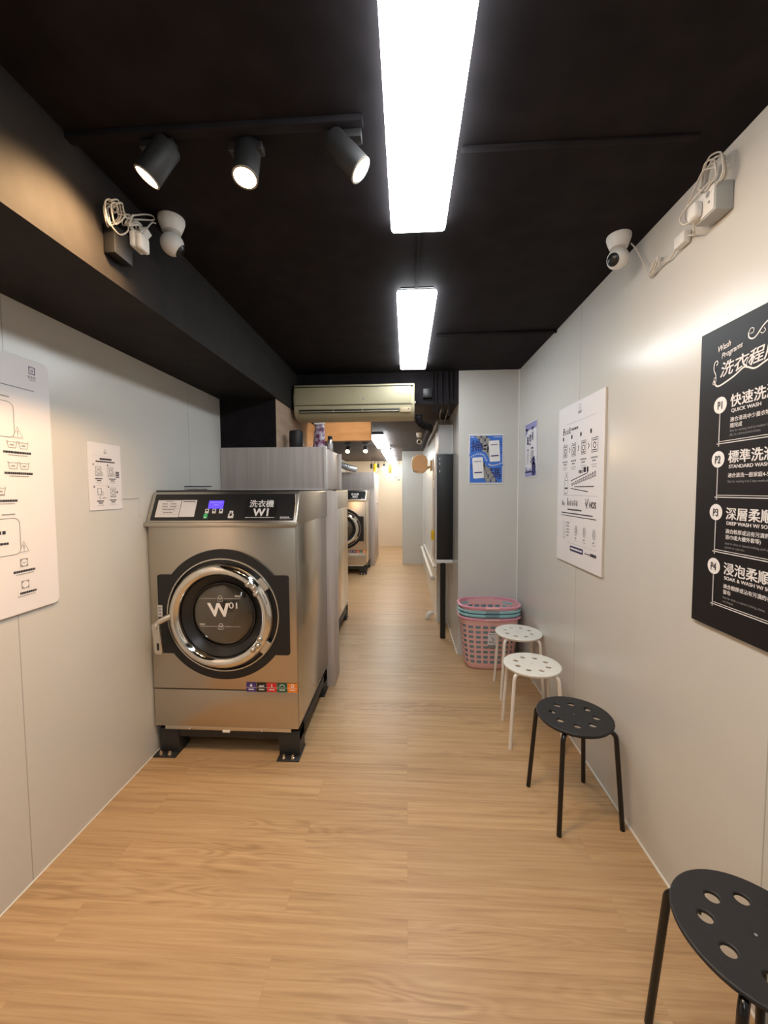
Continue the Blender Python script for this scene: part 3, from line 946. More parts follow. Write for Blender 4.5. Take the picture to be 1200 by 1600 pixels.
tag(MB().tube(spline([(.385, 4.03, 2.14), (.382, 4.0, 2.19), (.395, 3.92, 2.25), (.40, 3.85, 2.29)], 6), .0045, 8).build('grey_cable', 'grey_box', None, 60),
    'short grey cable on top of the white box, nearest the pier', 'cable')
# conduit across the ceiling
tag(MB().tube([(.20, 2.735, H - .010), (R - .002, 2.72, H - .010)], .010, 10).build('ceiling_conduit', 'black_paint', None, 60),
    'black conduit across the ceiling from the second light to the right wall', 'conduit')
tag(MB().tube([(.052, 1.62, H - .006), (.052, 2.11, H - .006)], .006, 8).build('ceiling_conduit', 'black_paint', None, 60),
    'thin black conduit on the ceiling between the two large lights', 'conduit')
tag(MB().box(.17, R - .12, 1.272, 1.292, H - .008, H, .002).build('ceiling_conduit', 'black_paint', None, 60),
    'flat black cable cover crossing the ceiling from the nearest light towards the right wall', 'conduit')

# ------------------------------------------------------------------ payment kiosk against the pier
t = thing('payment_kiosk', (.39, 4.1, 0), 'tall black wall kiosk seen from its side, standing on a black pole beside the pier', 'kiosk')
kx0, kx1, ky0, ky1 = .288, .458, 3.97, 4.42
MB().box(kx0 + .012, kx1, ky0, ky1, .80, 1.85, .004).build('side_casing', 'black_plastic', t)
MB().box(kx0 - .004, kx0 + .012, ky0 + .006, ky1, .79, 1.85, .003).build('front_panel', 'cabinet_trim', t)
MB().box(kx0, kx1, ky0 - .006, ky1, .765, .80, .004).build('base_tray', 'white', t)
MB().box(kx0 + .028, kx1, ky0 + .02, ky1, 1.852, 2.14, .003).build('top_box', 'pale_box', t)['label'] = 'pale grey top box'
MB().box(kx1 - .012, kx1, ky0 + .014, ky0 + .03, 1.852, 2.14, .002).build('corner_strip', 'white', t)
MB().tube([(.362, 3.985, 0), (.362, 3.985, .77)], .028, 20).build('pole', 'gasket', t)
for z in (1.80, 1.755, 1.68):
    MB().box(kx0 + .035, kx0 + .042, ky0 - .003, ky0 + .001, z - .010, z + .012, .001).build('fixing', 'satin', t)
for k in range(2):
    z0 = 1.30 + k * .30
    mb = MB()
    for i in range(14):
        mb.box(kx0 - .016, kx0 - .003, ky0 + .20, ky0 + .215, z0 + i * .0155, z0 + i * .0155 + .011, .002)
    mb.build('vent_strip', 'white', t)
MB().lathe([(0, 0), (.014, 0), (.018, .02), (.018, .09), (.010, .105), (0, .107)], (kx0 - .022, ky0 + .10, .985), (0, 0, 1), 16).build('pull_handle', 'yellow', t)['label'] = 'yellow pull handle'

# fan on the passage wall
t = thing('wall_fan', (.30, 5.36, 1.72), 'small round peach fan on an arm from the passage wall, beyond the black kiosk', 'fan')
fx, fy, fz = .172, 5.30, 1.842
oct_ = [(1.0, .35), (.80, .80), (.35, 1.0), (-.40, 1.0), (-.86, .72), (-1.0, .2), (-.95, -.45), (-.62, -.88), (-.1, -1.0), (.5, -1.0), (.92, -.62)]
fpn = Plane((fx, fy, fz), (1, 0, 0), (0, 0, 1))
MB().prism([(a * .108, b * .122) for a, b in oct_], [], fpn, -.075, .0, .012).build('housing', 'cream_plastic', t)
MB().prism([(a * .094 + .012, b * .110 + .008) for a, b in oct_], [], fpn, .0, .014, .006).build('front_cover', 'peach', t)
q = MB()
for k in range(4):
    u = -.085 + .022 * k
    q.box(fx + u, fx + u + .010, fy - .002, fy + .03, fz - .118 + .020 * abs(1.5 - k) * .6, fz - .098 + .020 * abs(1.5 - k) * .6, .002)
q.build('vent_slot', 'gasket', t)
for aa in (90, 210, 330):
    th = math.radians(aa)
    MB().tube([(fx + .02, fy - .018, fz + .02), (fx + .02 + .026 * math.cos(th), fy - .018, fz + .02 + .026 * math.sin(th))], .005, 8).build('emblem_arm', 'cream_plastic', t)
MB().tube([(fx + .08, fy + .04, fz - .06), (fx + .13, fy + .06, fz - .04), (.334, fy + .06, fz - .03)], .017, 12).build('arm', 'cream_plastic', t)
MB().box(.312, .334, fy + .02, fy + .10, fz - .09, fz + .05, .004).build('bracket', 'cream_plastic', t)

# drain pipes and elbow
def pipe(name, pts, r, label):
    o = MB().tube(pts, r, 12).sphere(pts[0], r * 1.35, 12).sphere(pts[-1], r * 1.35, 12).build(name, 'pvc', None, 60)
    return tag(o, label, 'pipe')
pipe('drain_pipe', [(.290, 4.48, .505), (.280, 7.3, .44)], .022, 'lower white drain pipe along the passage wall, ending below the kiosk')
pipe('drain_pipe', [(.318, 4.60, .60), (.318, 7.2, .50)], .012, 'thinner white drain pipe crossing just above the other one on the passage wall')
mb = MB(); mb.tube(spline([(.30, 4.60, .06), (.27, 4.58, .065), (.245, 4.57, .04), (.235, 4.57, .0)], 6), .026, 12)
tag(mb.build('drain_elbow', 'pvc', None, 60), 'white pipe elbow on the floor at the foot of the passage wall', 'pipe elbow')

# ------------------------------------------------------------------ hanging ornaments by the end wall
def hang(name, x, y, zt, parts, label, cat='ornament'):
    t = thing(name, (x, y, H2), label, cat, 'small ornaments hanging near the end wall')
    MB().tube([(x, y, H2), (x, y, zt)], .004, 6).build('string', 'spot_body', t)
    for nm, mb, m_ in parts: mb.build(nm, m_, t)
    return t
y = 8.9
hang('hanging_ornament', -.705, y, 2.09, [('lantern', MB().lathe([(0, .19), (.035, .19), (.05, .15), (.035, .11), (.048, .07), (.03, .02), (0, 0)], (-.705, y, 1.90), (0, 0, 1), 12), 'yellow')], 'yellow hanging ornament near the end wall')
hang('hanging_ornament', -.785, y, 2.09, [('block', MB().box(-.81, -.76, y - .02, y + .02, 1.98, 2.09, .008), 'spot_body')], 'black hanging ornament left of the yellow one')
hang('hanging_ornament', -.63, y, 2.09, [('block', MB().box(-.655, -.605, y - .02, y + .02, 2.0, 2.09, .008), 'spot_body')], 'black hanging ornament right of the yellow one')
hang('hanging_bulb', -.50, y, 2.06, [('socket', MB().lathe([(0, 0), (.022, 0), (.022, .05), (0, .05)], (-.50, y, 2.03), (0, 0, 1), 12), 'spot_body'), ('globe', MB().sphere((-.50, y, 1.975), .055, 16), 'bulb')], 'glowing round bulb hanging near the end wall', 'bulb')
hang('hanging_ornament', -.37, y, 2.08, [('plank', MB().box(-.405, -.335, y - .012, y + .012, 1.88, 2.07, .006), 'amber')], 'amber plank-shaped hanging ornament right of the bulb')
hang('hanging_ornament', -.245, y, 1.83, [('drop', MB().sphere((-.245, y, 1.80), .03, 12, (1, 1, 1.3)), 'cream_plastic')], 'pale drop ornament on a long string, left of the two')
hang('hanging_ornament', -.175, y, 1.78, [('drop', MB().sphere((-.175, y, 1.745), .028, 12, (1, 1, 1.4)), 'grey_box')], 'grey drop ornament on the longest string beside the corner')

ld = bpy.data.lights.new('bulb_light', 'POINT'); ld.energy = 9; ld.color = (1, .72, .42); ld.shadow_soft_size = .06
lo = bpy.data.objects.new('bulb_light', ld); C.objects.link(lo); lo.parent = bpy.data.objects['hanging_bulb']; lo.location = (0, .10, -.36)

# ------------------------------------------------------------------ stools
HOLES = [circ(.0155, 20, (.094 * math.cos(a), .094 * math.sin(a))) for a in [2 * PI * k / 8 + PI / 8 for k in range(8)]]
def make_stool(label, group, seat_m, leg_m):
    t = thing('stool', (0, 0, 0), label, 'stool', group)
    pl = Plane((0, 0, .45), (1, 0, 0), (0, 1, 0))
    MB().prism(circ(.166, 72), HOLES, pl, -.011, 0, .0045).build('seat', seat_m, t)
    mb = MB()
    mb.lathe([(.150, -.012), (.158, -.012), (.158, -.018), (.150, -.018), (.150, -.012)], (0, 0, .45), (0, 0, 1), 48)
    mb.build('seat_ring', leg_m, t)
    MB().disc(pl, 0, 0, .0035, .0006, 14).flat('centre_mark', 'print_grey', t, pl)
    for k in range(4):
        a = PI / 4 + PI / 2 * k
        d = Vector((math.cos(a), math.sin(a), 0))
        pts = [d * .10 + Vector((0, 0, .425)), d * .140 + Vector((0, 0, .4265))]
        pts += [d * (.146 + .028 * math.sin(b)) + Vector((0, 0, .3985 + .028 * math.cos(b))) for b in [PI / 2 * i / 7 * .95 for i in range(8)]]
        pts += [d * .207 + Vector((0, 0, .0))]
        leg = MB().tube(pts, .0105, 14).build('leg', leg_m, t)
    return t

proto_b = make_stool('black round stool with a holed seat, cut off at the bottom right corner', 'round stools along the right wall', 'stool_black', 'stool_black_leg')
proto_b.location = (.818, .926, 0); proto_b.rotation_euler.z = math.radians(-1)
s2 = copy_tree(proto_b); s2.location = (.778, 1.846, 0); s2.rotation_euler.z = math.radians(8.5)
s2['label'] = 'whole black round stool with a holed seat beside the right wall'
proto_w = make_stool('near white round stool, between the black stool and the far white one', 'round stools along the right wall', 'stool_white', 'stool_white_leg')
proto_w.location = (.752, 2.388, 0); proto_w.rotation_euler.z = math.radians(-5)
s4 = copy_tree(proto_w); s4.location = (.822, 2.932, 0); s4.rotation_euler.z = math.radians(-3)
s4['label'] = 'far white round stool, right in front of the laundry baskets'

# ------------------------------------------------------------------ laundry baskets
def basket(z, body_m, rim_m, label, tag_on=False, rise=0):
    cx, cy = .695, 3.395
    t = thing('laundry_basket', (cx, cy, z), label, 'laundry basket', 'nested laundry baskets by the pier')
    Hh = .435
    def sup(a, hw, hd, e=3.4):
        c, s_ = math.cos(a), math.sin(a)
        k = (abs(c) ** e + abs(s_) ** e) ** (-1 / e)
        return c * k * hw, s_ * k * hd
    NS = 66
    zs = [.004, .03]
    hole_rows = 8
    z_ = .055
    hr = []
    for i in range(hole_rows):
        zs += [z_, z_ + .026]; hr.append(len(zs) - 2); z_ += .0425
    zs += [Hh - .02, Hh]
    bm = bmesh.new()
    grid = []
    # spacing by arc length along the outline
    fine = [sup(2 * PI * i / 2000, 1.9, 1.2) for i in range(2001)]
    acc = [0]
    for p, q in zip(fine, fine[1:]): acc.append(acc[-1] + math.hypot(q[0] - p[0], q[1] - p[1]))
    angs = []
    j = 0
    for k in range(NS):
        tgt = acc[-1] * (k + .0) / NS
        while acc[j + 1] < tgt: j += 1
        angs.append(2 * PI * j / 2000)
    for zz in zs:
        f = zz / Hh
        hw = .201 + .041 * f; hd = .122 + .034 * f
        if zz < .01: hw -= .012; hd -= .012
        grid.append([bm.verts.new((cx + sup(a, hw, hd)[0], cy + sup(a, hw, hd)[1], z + zz)) for a in angs])
    for i in range(len(zs) - 1):
        for k in range(NS):
            a = (angs[k] + angs[(k + 1) % NS]) / 2
            c = sup(a, .19, .12)
            corner = abs(c[0]) > .145 and abs(c[1]) > .085
            if i in hr and k % 3 != 0 and not corner and not (tag_on and False):
                if k % 3 == 1 or k % 3 == 2:
                    continue
            bm.faces.new((grid[i][k], grid[i][(k + 1) % NS], grid[i + 1][(k + 1) % NS], grid[i + 1][k]))
    bm.faces.new(grid[0][::-1])
    mb = MB(); mb.bm.free(); mb.bm = bm
    bmesh.ops.recalc_face_normals(bm, faces=bm.faces[:])
    bmesh.ops.solidify(bm, geom=bm.faces[:], thickness=.0022)
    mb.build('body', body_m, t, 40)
    # rim: a rounded band with a lip
    mb = MB()
    NR = 96
    prof = [(.0, -.010), (.012, -.009), (.019, -.005), (.020, .003), (.014, .008), (.006, .010), (-.001, .008), (-.002, -.010)]
    vs = []
    for i in range(NR):
        a = 2 * PI * i / NR
        for o_, h in prof:
            x, y_ = sup(a, .242 + o_, .156 + min(o_, .012), 3.0)
            vs.append((cx + x, cy + y_, z + Hh + h))
    n = len(prof)
    mb.faces(vs, [(i * n + k, ((i + 1) % NR) * n + k, ((i + 1) % NR) * n + (k + 1) % n, i * n + (k + 1) % n) for i in range(NR) for k in range(n)])
    mb.build('rim', rim_m, t, 50)
    mb = MB()
    mb.box(cx - .055, cx + .055, cy - .1745, cy - .160, z + Hh - .008, z + Hh + .008, .003)
    mb.build('grip', body_m, t)
    if tag_on:
        # paper label tied on the front
        pl = Plane((cx - .035, cy - .150, z + .20), (1, 0, 0), (0, -.065, .99))
        lb = MB().rect(pl, 0, .09, 0, .13, .004).flat('paper_label', 'paper', t, pl)
        q = MB(); q.m(0)
        q.rect(pl, 0, .09, 0, .026, .0046); q.bars(pl, .012, .06, .112, .006, .0046, random.Random(2))
        q.ribbon(pl, [(.03, .095), (.05, .07), (.035, .05), (.06, .04)], .01, .0046); q.disc(pl, .02, .05, .008, .0046, 10)
        q.flat('label_print', 'print_grey', t, pl)
    return t

basket(.0, 'pink', 'pink_rim', 'pink laundry basket at the bottom of the stack, its whole holed side showing', True)
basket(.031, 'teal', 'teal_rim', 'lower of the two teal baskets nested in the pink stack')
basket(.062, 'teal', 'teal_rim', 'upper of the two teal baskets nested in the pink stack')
basket(.096, 'pink', 'pink_rim', 'pink laundry basket on top of the nested stack')

# ------------------------------------------------------------------ black programme board (right wall)
BT = .011
def board(name, o, u, w, h, m_, label, cat, r=.002, th=BT):
    t = thing(name, Vector(o), label, cat)
    pl = Plane(o, u, (0, 0, 1))
    MB().prism(rrect(0, w, 0, h, r), [], pl, -th + .001, 0, .001).build('panel', m_, t)
    return t, pl

t, pl = board('programme_board', (R - BT, 1.397, 1.056), (0, -1, 0), .60, .944, 'board_black', 'tall black board of wash programmes with white lettering on the right wall', 'sign')
pl = Plane((R - BT, 1.411, 1.048), (0, -1, 0), (0, 0, 1))
q = MB(); d = .001
q.text(pl, 'Wash', .085, .874, .026, d, bold=.014, shear=.3, sx=.85, rot=.12)
q.text(pl, 'Programs', .103, .850, .0235, d, bold=.014, shear=.3, sx=.85, rot=.15)
q.text(pl, '洗衣程序', .098, .797, .047, d, bold=.016, shear=.25, sx=1.08, rot=.05)
def sw(pts, w): q.ribbon(pl, [(p.x, p.y) for p in spline([(a, b, 0) for a, b in pts], 8)], w, d)
sw([(.076, .793), (.083, .776), (.100, .770), (.150, .784), (.185, .800), (.200, .797), (.225, .787), (.26, .797), (.34, .822), (.40, .82)], .005)
sw([(.076, .793), (.071, .783), (.078, .779), (.084, .790), (.080, .800), (.074, .796)], .002)
sw([(.084, .792), (.082, .808), (.074, .826), (.076, .845), (.085, .850), (.089, .842), (.083, .836)], .003)
sw([(.197, .800), (.196, .812), (.205, .824), (.218, .820), (.216, .806), (.206, .804), (.207, .815), (.225, .830), (.236, .822)], .0022)
sw([(.198, .893), (.200, .880), (.212, .872), (.225, .876), (.245, .895), (.27, .905), (.32, .90)], .004)
sw([(.198, .893), (.205, .903), (.215, .899), (.213, .889), (.204, .889)], .002)
sw([(.236, .881), (.244, .875), (.252, .880), (.248, .888)], .002)
Z = dict(p=(.709, .542, .377, .206), line=(.590, .424, .253, .086))
TT = (('快速洗滌', 'QUICK WASH', .698, .679, ('適合清洗中少量衣物，在短時間', .652), ('間完成', .634), ('Best for washing small to medium loads', .621), ('(8L) in a short period of time.', .609)),
      ('標準洗滌', 'STANDARD WASH', .531, .512, ('適合清洗一般家庭4-5天衣物', .485), None, ('Best for washing 4 to 5 days worth of clothes', .469), None),
      ('深層柔順洗', 'DEEP WASH W/ SOFTENER', .360, .341, ('適合較厚或沾有污漬的衣物（如', .316), ('浴巾或大樓外套等)', .298), ('Best for thick or stained clothing, such as', .281), ('jackets or coats etc.', .269)),
      ('浸泡柔順洗', 'SOAK & WASH W/ SOFTENER', .192, .173, ('適合較厚或沾有污漬的衣物，如', .147), ('窗布', .129), ('Best for thick or stained clothing, sheets', .114), ('and drapes.', .102)))
for k in range(4):
    pz, lz = Z['p'][k], Z['line'][k]
    q.m(0).disc(pl, .105, pz, .0255, d, 40)
    q.m(1).text(pl, 'P%d' % (k + 1), .105, pz - .0125, .034, d + .0008, bold=.012, sx=.68, align='C')
    q.m(2).rect(pl, .1032, .1072, lz - .008, pz - .025, d)
    q.m(0).rect(pl, .097, .54, lz - .0012, lz + .0012, d).rect(pl, .1075, .54, lz + .0055, lz + .0072, d)
    a = TT[k]
    q.m(0).text(pl, a[0], .144, a[2], .040, d, bold=.022)
    q.text(pl, a[1], .148, a[3], .0145, d, bold=.03, sx=1.12)
    q.text(pl, a[4][0], .146, a[4][1], .0148, d, bold=.014, res=2)
    if a[5]: q.text(pl, a[5][0], .146, a[5][1], .0148, d, bold=.014, res=2)
    q.m(3).text(pl, a[6][0], .146, a[6][1], .0098, d, res=2, sx=.9)
    if a[7]: q.text(pl, a[7][0], .146, a[7][1], .0098, d, res=2, sx=.9)
q.flat('lettering', ['print_white', 'print_black', 'print_mid', 'print_grey'], t, pl)

# ------------------------------------------------------------------ white guide board (right wall)
t, pl = board('guide_board', (R - BT, 2.625, 1.056), (0, -1, 0), .595, .943, 'board_white', 'tall white foam board with black sketches and print on the right wall', 'sign')
MB().box(R - BT + .0008, R - .001, 2.0292, 2.0305, 1.057, 1.998).build('edge', 'board_edge', t)
pl = Plane((R - BT, 2.650, 1.048), (0, -1, 0), (0, 0, 1))
q = MB(); d = .001; rnd = random.Random(21)
def logo(q, pl, u, v, s, d):
    q.ribbon(pl, [(u - s, v), (u + s, v), (u + s, v + 2 * s), (u - s, v + 2 * s)], s * .28, d, True)
    q.disc(pl, u, v + s * .8, s * .3, d, 10)
    q.bars(pl, u - s * 1.8, u + s * 1.8, v - s * 1.7, s * 1.1, d, rnd, .15)
q.m(1); logo(q, pl, .335, .900, .013, d)
q.m(2).rect(pl, .155, .522, .838, .8405, d)
q.m(0)
for u, h, w in ((.10, .040, .026), (.135, .022, .02), (.165, .026, .02), (.192, .034, .022)):
    q.bars(pl, u, u + w, .782, h * .25, d, rnd).bars(pl, u, u + w, .782 + h * .4, h * .25, d, rnd).bars(pl, u, u + w, .782 + h * .8, h * .2, d, rnd).rect(pl, u + w * .4, u + w * .55, .782, .782 + h, d)
q.bars(pl, .228, .315, .795, .013, d, rnd)
for u, s in ((.107, .009), (.232, .0095), (.353, .010), (.476, .010)):
    q.m(0).disc(pl, u, .758, s, d, 18, .013)
for k, u in enumerate((.14, .262, .39, .52)):
    w = .026 if k != 3 else .034
    q.m(0)
    q.ribbon(pl, [(u - w, .645), (u + w, .645), (u + w, .718), (u - w, .718)], .004, d, True)
    q.bars(pl, u - w * .7, u + w * .7, .704, .007, d, rnd).bars(pl, u - w * .7, u + w * .7, .652, .007, d, rnd)
    q.ring(pl, u, .680, .014, .005, d, 16)
    q.m(1).bars(pl, u - .038, u + .038, .612, .009, d, rnd).bars(pl, u - .022, u + .022, .596, .009, d, rnd)
    q.m(2).bars(pl, u - .034, u + .034, .578, .006, d, rnd).bars(pl, u - .026, u + .026, .566, .006, d, rnd)
    if k < 3:
        q.m(0).ribbon(pl, [(u + .056, .668), (u + .068, .683), (u + .056, .698)], .006, d)
q.m(0).bars(pl, .335, .385, .540, .018, d, rnd).bars(pl, .395, .455, .544, .028, d, rnd)
# sketched bottle and speech
q.ribbon(pl, [(.135, .498), (.13, .44), (.14, .425), (.165, .425), (.185, .435), (.19, .49), (.175, .525), (.16, .535), (.145, .525)], .003, d, True)
q.ribbon(pl, [(.145, .555), (.165, .535), (.185, .552)], .003, d).rect(pl, .142, .182, .452, .462, d)
q.ribbon(pl, [(.15, .505), (.175, .505)], .003, d).ribbon(pl, [(.14, .415), (.145, .425)], .003, d).ribbon(pl, [(.175, .415), (.178, .425)], .003, d)
q.ribbon(pl, [(.228, .500), (.45, .540)], .0045, d).ribbon(pl, [(.228, .456), (.455, .437)], .0045, d)
for k in range(12):
    u = .238 + .026 * k; s = .016 + .0014 * k; v = .470 + .004 * k
    q.rect(pl, u, u + .004, v, v + s, d).bars(pl, u, u + .019, v + s * .2, .0035, d, rnd).bars(pl, u + .003, u + .019, v + s * .75, .0035, d, rnd).ribbon(pl, [(u + .018, v), (u + .010, v + s)], .003, d)
q.bars(pl, .28, .52, .462, .006, d, rnd)
q.m(2).rect(pl, .112, .565, .413, .4155, d)
q.m(0)
for k, u in enumerate((.103, .128, .182, .205, .23, .258, .285, .312)):
    s = (.03, .02, .045, .028, .034, .03, .036, .032)[k]
    q.rect(pl, u, u + .004, .352, .352 + s, d).bars(pl, u, u + .017, .352 + s * .3, .004, d, rnd).ribbon(pl, [(u + .014, .354), (u + .010, .352 + s)], .004, d)
q.bars(pl, .19, .38, .326, .009, d, rnd)
q.ribbon(pl, [(.425, .376), (.440, .352), (.462, .400)], .007, d).ribbon(pl, [(.428, .398), (.448, .345)], .005, d)
q.text(pl, 'HOS', .472, .350, .046, d, bold=.03, sx=.85)
q.bars(pl, .10, .52, .305, .006, d, rnd, .2).rect(pl, .10, .555, .290, .294, d)
q.m(1)
q.ribbon(pl, [(.125, .26), (.13, .20), (.155, .19), (.16, .235), (.145, .255)], .003, d).ribbon(pl, [(.125, .155), (.16, .155), (.16, .185), (.125, .185)], .004, d, True)
for v in (.245, .225, .205, .188, .168): q.bars(pl, .18, .215, v, .009, d, rnd)
for u in (.312, .42, .533):
    q.ring(pl, u, .212, .014, .004, d, 18, .026).ring(pl, u, .212, .006, .003, d, 12, .014)
    q.bars(pl, u - .012, u + .012, .165, .008, d, rnd); q.m(2).bars(pl, u - .02, u + .02, .152, .005, d, rnd); q.m(1)
q.m(2).rect(pl, .20, .56, .130, .132, d)
q.m(3).poly(pl, rrect(.235, .41, .086, .117, .008), d)
q.m(4).bars(pl, .245, .40, .097, .010, d + .0006, rnd, .12)
q.m(0).bars(pl, .43, .49, .096, .006, d, rnd).bars(pl, .495, .565, .093, .016, d, rnd, .15)
q.flat('lettering', ['print_black', 'print_grey', 'print_mid', 'print_navy', 'print_white'], t, pl)

# ------------------------------------------------------------------ white care board (left wall)
t, pl = board('care_board', (LW + BT, .936, 1.05), (0, 1, 0), .60, .953, 'board_white', 'large white board of fabric care symbols, cut off at the left edge', 'sign', .022)
q = MB(); d = .001; rnd = random.Random(31)
U = lambda x: .60 - x
q.m(3).ribbon(pl, [(U(.083), .899), (U(.060), .899), (U(.060), .924), (U(.083), .924)], .004, d, True).ring(pl, U(.0715), .910, .004, .002, d, 10)
for k in range(3):
    u = U(.088) + .0115 * k
    q.rect(pl, u, u + .002, .880, .890, d).bars(pl, u, u + .009, .882, .0018, d, rnd).bars(pl, u, u + .009, .8875, .0018, d, rnd)
q.bars(pl, U(.084), U(.058), .874, .002, d, rnd)
q.m(1).rect(pl, .08, U(.067), .8325, .836, d)
for v0, v1, lab in ((.648, .775, .795), (.222, .355, .372)):
    q.ribbon(pl, rrect(.06, U(.152), v0, v1, .022), .0025, d, True)
    q.bars(pl, U(.215), U(.165), lab - .005, .005, d, rnd, .1)
    q.m(1)
for v in (.655, .232):
    q.m(4).poly(pl, [(U(.160), v - .008), (U(.122), v - .008), (U(.141), v + .036)], d + .0003)
    q.m(1).ribbon(pl, [(U(.159), v - .004), (U(.123), v - .004), (U(.141), v + .034)], .004, d + .0006, True)
    q.poly(pl, [(U(.1428), v + .005), (U(.1392), v + .005), (U(.1385), v + .022), (U(.1435), v + .022)], d + .0006).disc(pl, U(.141), v + .001, .0022, d + .0006, 8)
def tub(u, v):
    q.ribbon(pl, [(u - .019, v + .013), (u - .013, v - .013), (u + .013, v - .013), (u + .019, v + .013)], .0024, d)
    q.ribbon(pl, [(u - .018, v + .010), (u - .009, v + .007), (u, v + .010), (u + .009, v + .007), (u + .018, v + .010)], .0018, d)
    q.bars(pl, u - .007, u + .007, v - .005, .005, d, rnd, .1)
for v in (.624, .548):
    tub(U(.164), v); tub(U(.121), v)
    q.m(0).bars(pl, U(.197), U(.090), v - .033, .008, d, rnd, .12); q.m(1).bars(pl, U(.180), U(.105), v - .041, .0028, d, rnd, .1)
tub(U(.215), .455); q.rect(pl, U(.23), U(.20), .437, .440, d)
q.m(0).bars(pl, U(.235), U(.155), .415, .008, d, rnd, .12); q.m(1).bars(pl, U(.23), U(.165), .407, .0028, d, rnd, .1)
for v, dots in ((.188, 1), (.106, 0)):
    q.m(1).poly(pl, [(U(.158), v - .016), (U(.128), v - .016), (U(.128), v + .014), (U(.158), v + .014)], d)
    q.m(4).disc(pl, U(.143), v - .001, .0125, d + .0005, 20)
    if dots:
        q.m(1)
        for k in (-1, 0, 1): q.disc(pl, U(.143) + k * .006, v - .001, .0022, d + .001, 8)
    q.m(0).bars(pl, U(.185) if dots else U(.165), U(.10), v - .036, .008, d, rnd, .12); q.m(1).bars(pl, U(.175), U(.105), v - .044, .0028, d, rnd, .1)
q.m(0).bars(pl, U(.235), U(.205), .30, .012, d, rnd).bars(pl, U(.235), U(.195), .262, .008, d, rnd, .12).bars(pl, U(.235), U(.205), .709, .008, d, rnd)
q.flat('lettering', ['print_black', 'print_grey', 'print_mid', 'print_navy', 'board_white'], t, pl)

# small paper notice (left wall)
t, pl = board('paper_notice', (LW + .004, 1.722, 1.413), (0, 1, 0), .208, .314, 'paper', 'small white notice of four washer pictures on the left wall', 'notice', .002, .004)
q = MB(); d = .0008; rnd = random.Random(41)
q.m(1); logo(q, pl, .105, .276, .005, d)
q.m(2).rect(pl, .02, .19, .254, .2548, d)
q.m(0).bars(pl, .07, .145, .236, .009, d, rnd, .1).bars(pl, .045, .165, .225, .006, d, rnd, .1)
q.m(2).rect(pl, .110, .111, .01, .215, d).rect(pl, .02, .19, .115, .116, d)
for u, v in ((.03, .213), (.118, .213), (.03, .109), (.118, .109)): q.m(0).disc(pl, u, v, .004, d, 10)
for u, v in ((.042, .160), (.118, .160), (.130, .060)):
    q.m(1).ribbon(pl, [(u, v), (u + .034, v), (u + .034, v + .045), (u, v + .045)], .003, d, True).ring(pl, u + .018, v + .021, .010, .004, d, 14).rect(pl, u, u + .034, v + .036, v + .038, d).rect(pl, u, u + .034, v + .003, v + .006, d)
    q.m(2).rect(pl, u + .022, u + .044, v, v + .018, d + .0003) if v > .1 else q.m(0).disc(pl, u + .044, v + .024, .005, d, 12)
q.m(0)
for k in range(4): q.rect(pl, .168, .192, .155 + .008 * k, .160 + .008 * k, d)
q.m(1).ribbon(pl, [(.05, .072), (.072, .072), (.072, .102), (.05, .102)], .004, d, True).ring(pl, .078, .078, .008, .002, d, 12).ribbon(pl, [(.055, .052), (.063, .068), (.070, .052)], .003, d, True).bars(pl, .078, .10, .054, .006, d, rnd)
for u, v in ((.06, .145), (.145, .145), (.065, .040), (.145, .043)):
    q.m(0).bars(pl, u - .022, u + .022, v, .005, d, rnd, .1).bars(pl, u - .012, u + .014, v - .009, .005, d, rnd, .1); q.m(2).bars(pl, u - .018, u + .02, v - .019, .004, d, rnd, .1)
q.flat('lettering', ['print_black', 'print_grey', 'print_mid'], t, pl)

# ------------------------------------------------------------------ blue poster on the pier
t, pl = board('blue_poster', (.549, YC - .005, 1.549), (1, 0, 0), .300, .436, 'paper', 'blue poster with two white cards and a band of grey stones on the pier', 'poster', .002, .005)
q = MB(); d = .0008
q.m(0).rect(pl, .009, .291, .012, .424, d)
q.m(1)
q.text(pl, '掃', .016, .293, .105, d + .0004, bold=.014)
q.text(pl, '碼', .180, .052, .105, d + .0004, bold=.014)
q.bars(pl, .262, .285, .36, .01, d + .0004).bars(pl, .262, .288, .335, .01, d + .0004).bars(pl, .262, .288, .27, .012, d + .0004)
q.bars(pl, .012, .04, .125, .008, d + .0004).bars(pl, .012, .05, .145, .008, d + .0004).bars(pl, .012, .04, .165, .008, d + .0004)
cl = [(.10, .424), (.155, .36), (.165, .30), (.140, .23), (.135, .15), (.165, .08), (.20, .02)]
cs = [(p.x, p.y) for p in spline([(a, b, 0) for a, b in cl], 6)]
q.m(2).poly(pl, [(min(.291, u), v) for u, v in [(a - .05, min(.424, max(.012, b))) for a, b in cs] + [(a + .05, min(.424, max(.012, b))) for a, b in cs[::-1]]], d + .0008)
q.m(3)
rnd = random.Random(4)
for i in range(1, len(cs) - 1, 3):
    for sgn in (-1, 1):
        u, v = cs[i]
        u += sgn * .024
        q.poly(pl, [(u + (.021 + rnd.uniform(-.004, .004)) * math.cos(a), min(.424, max(.012, v + (.026 + rnd.uniform(-.004, .004)) * math.sin(a)))) for a in [2 * PI * k / 7 + .3 for k in range(7)]], d + .0012)
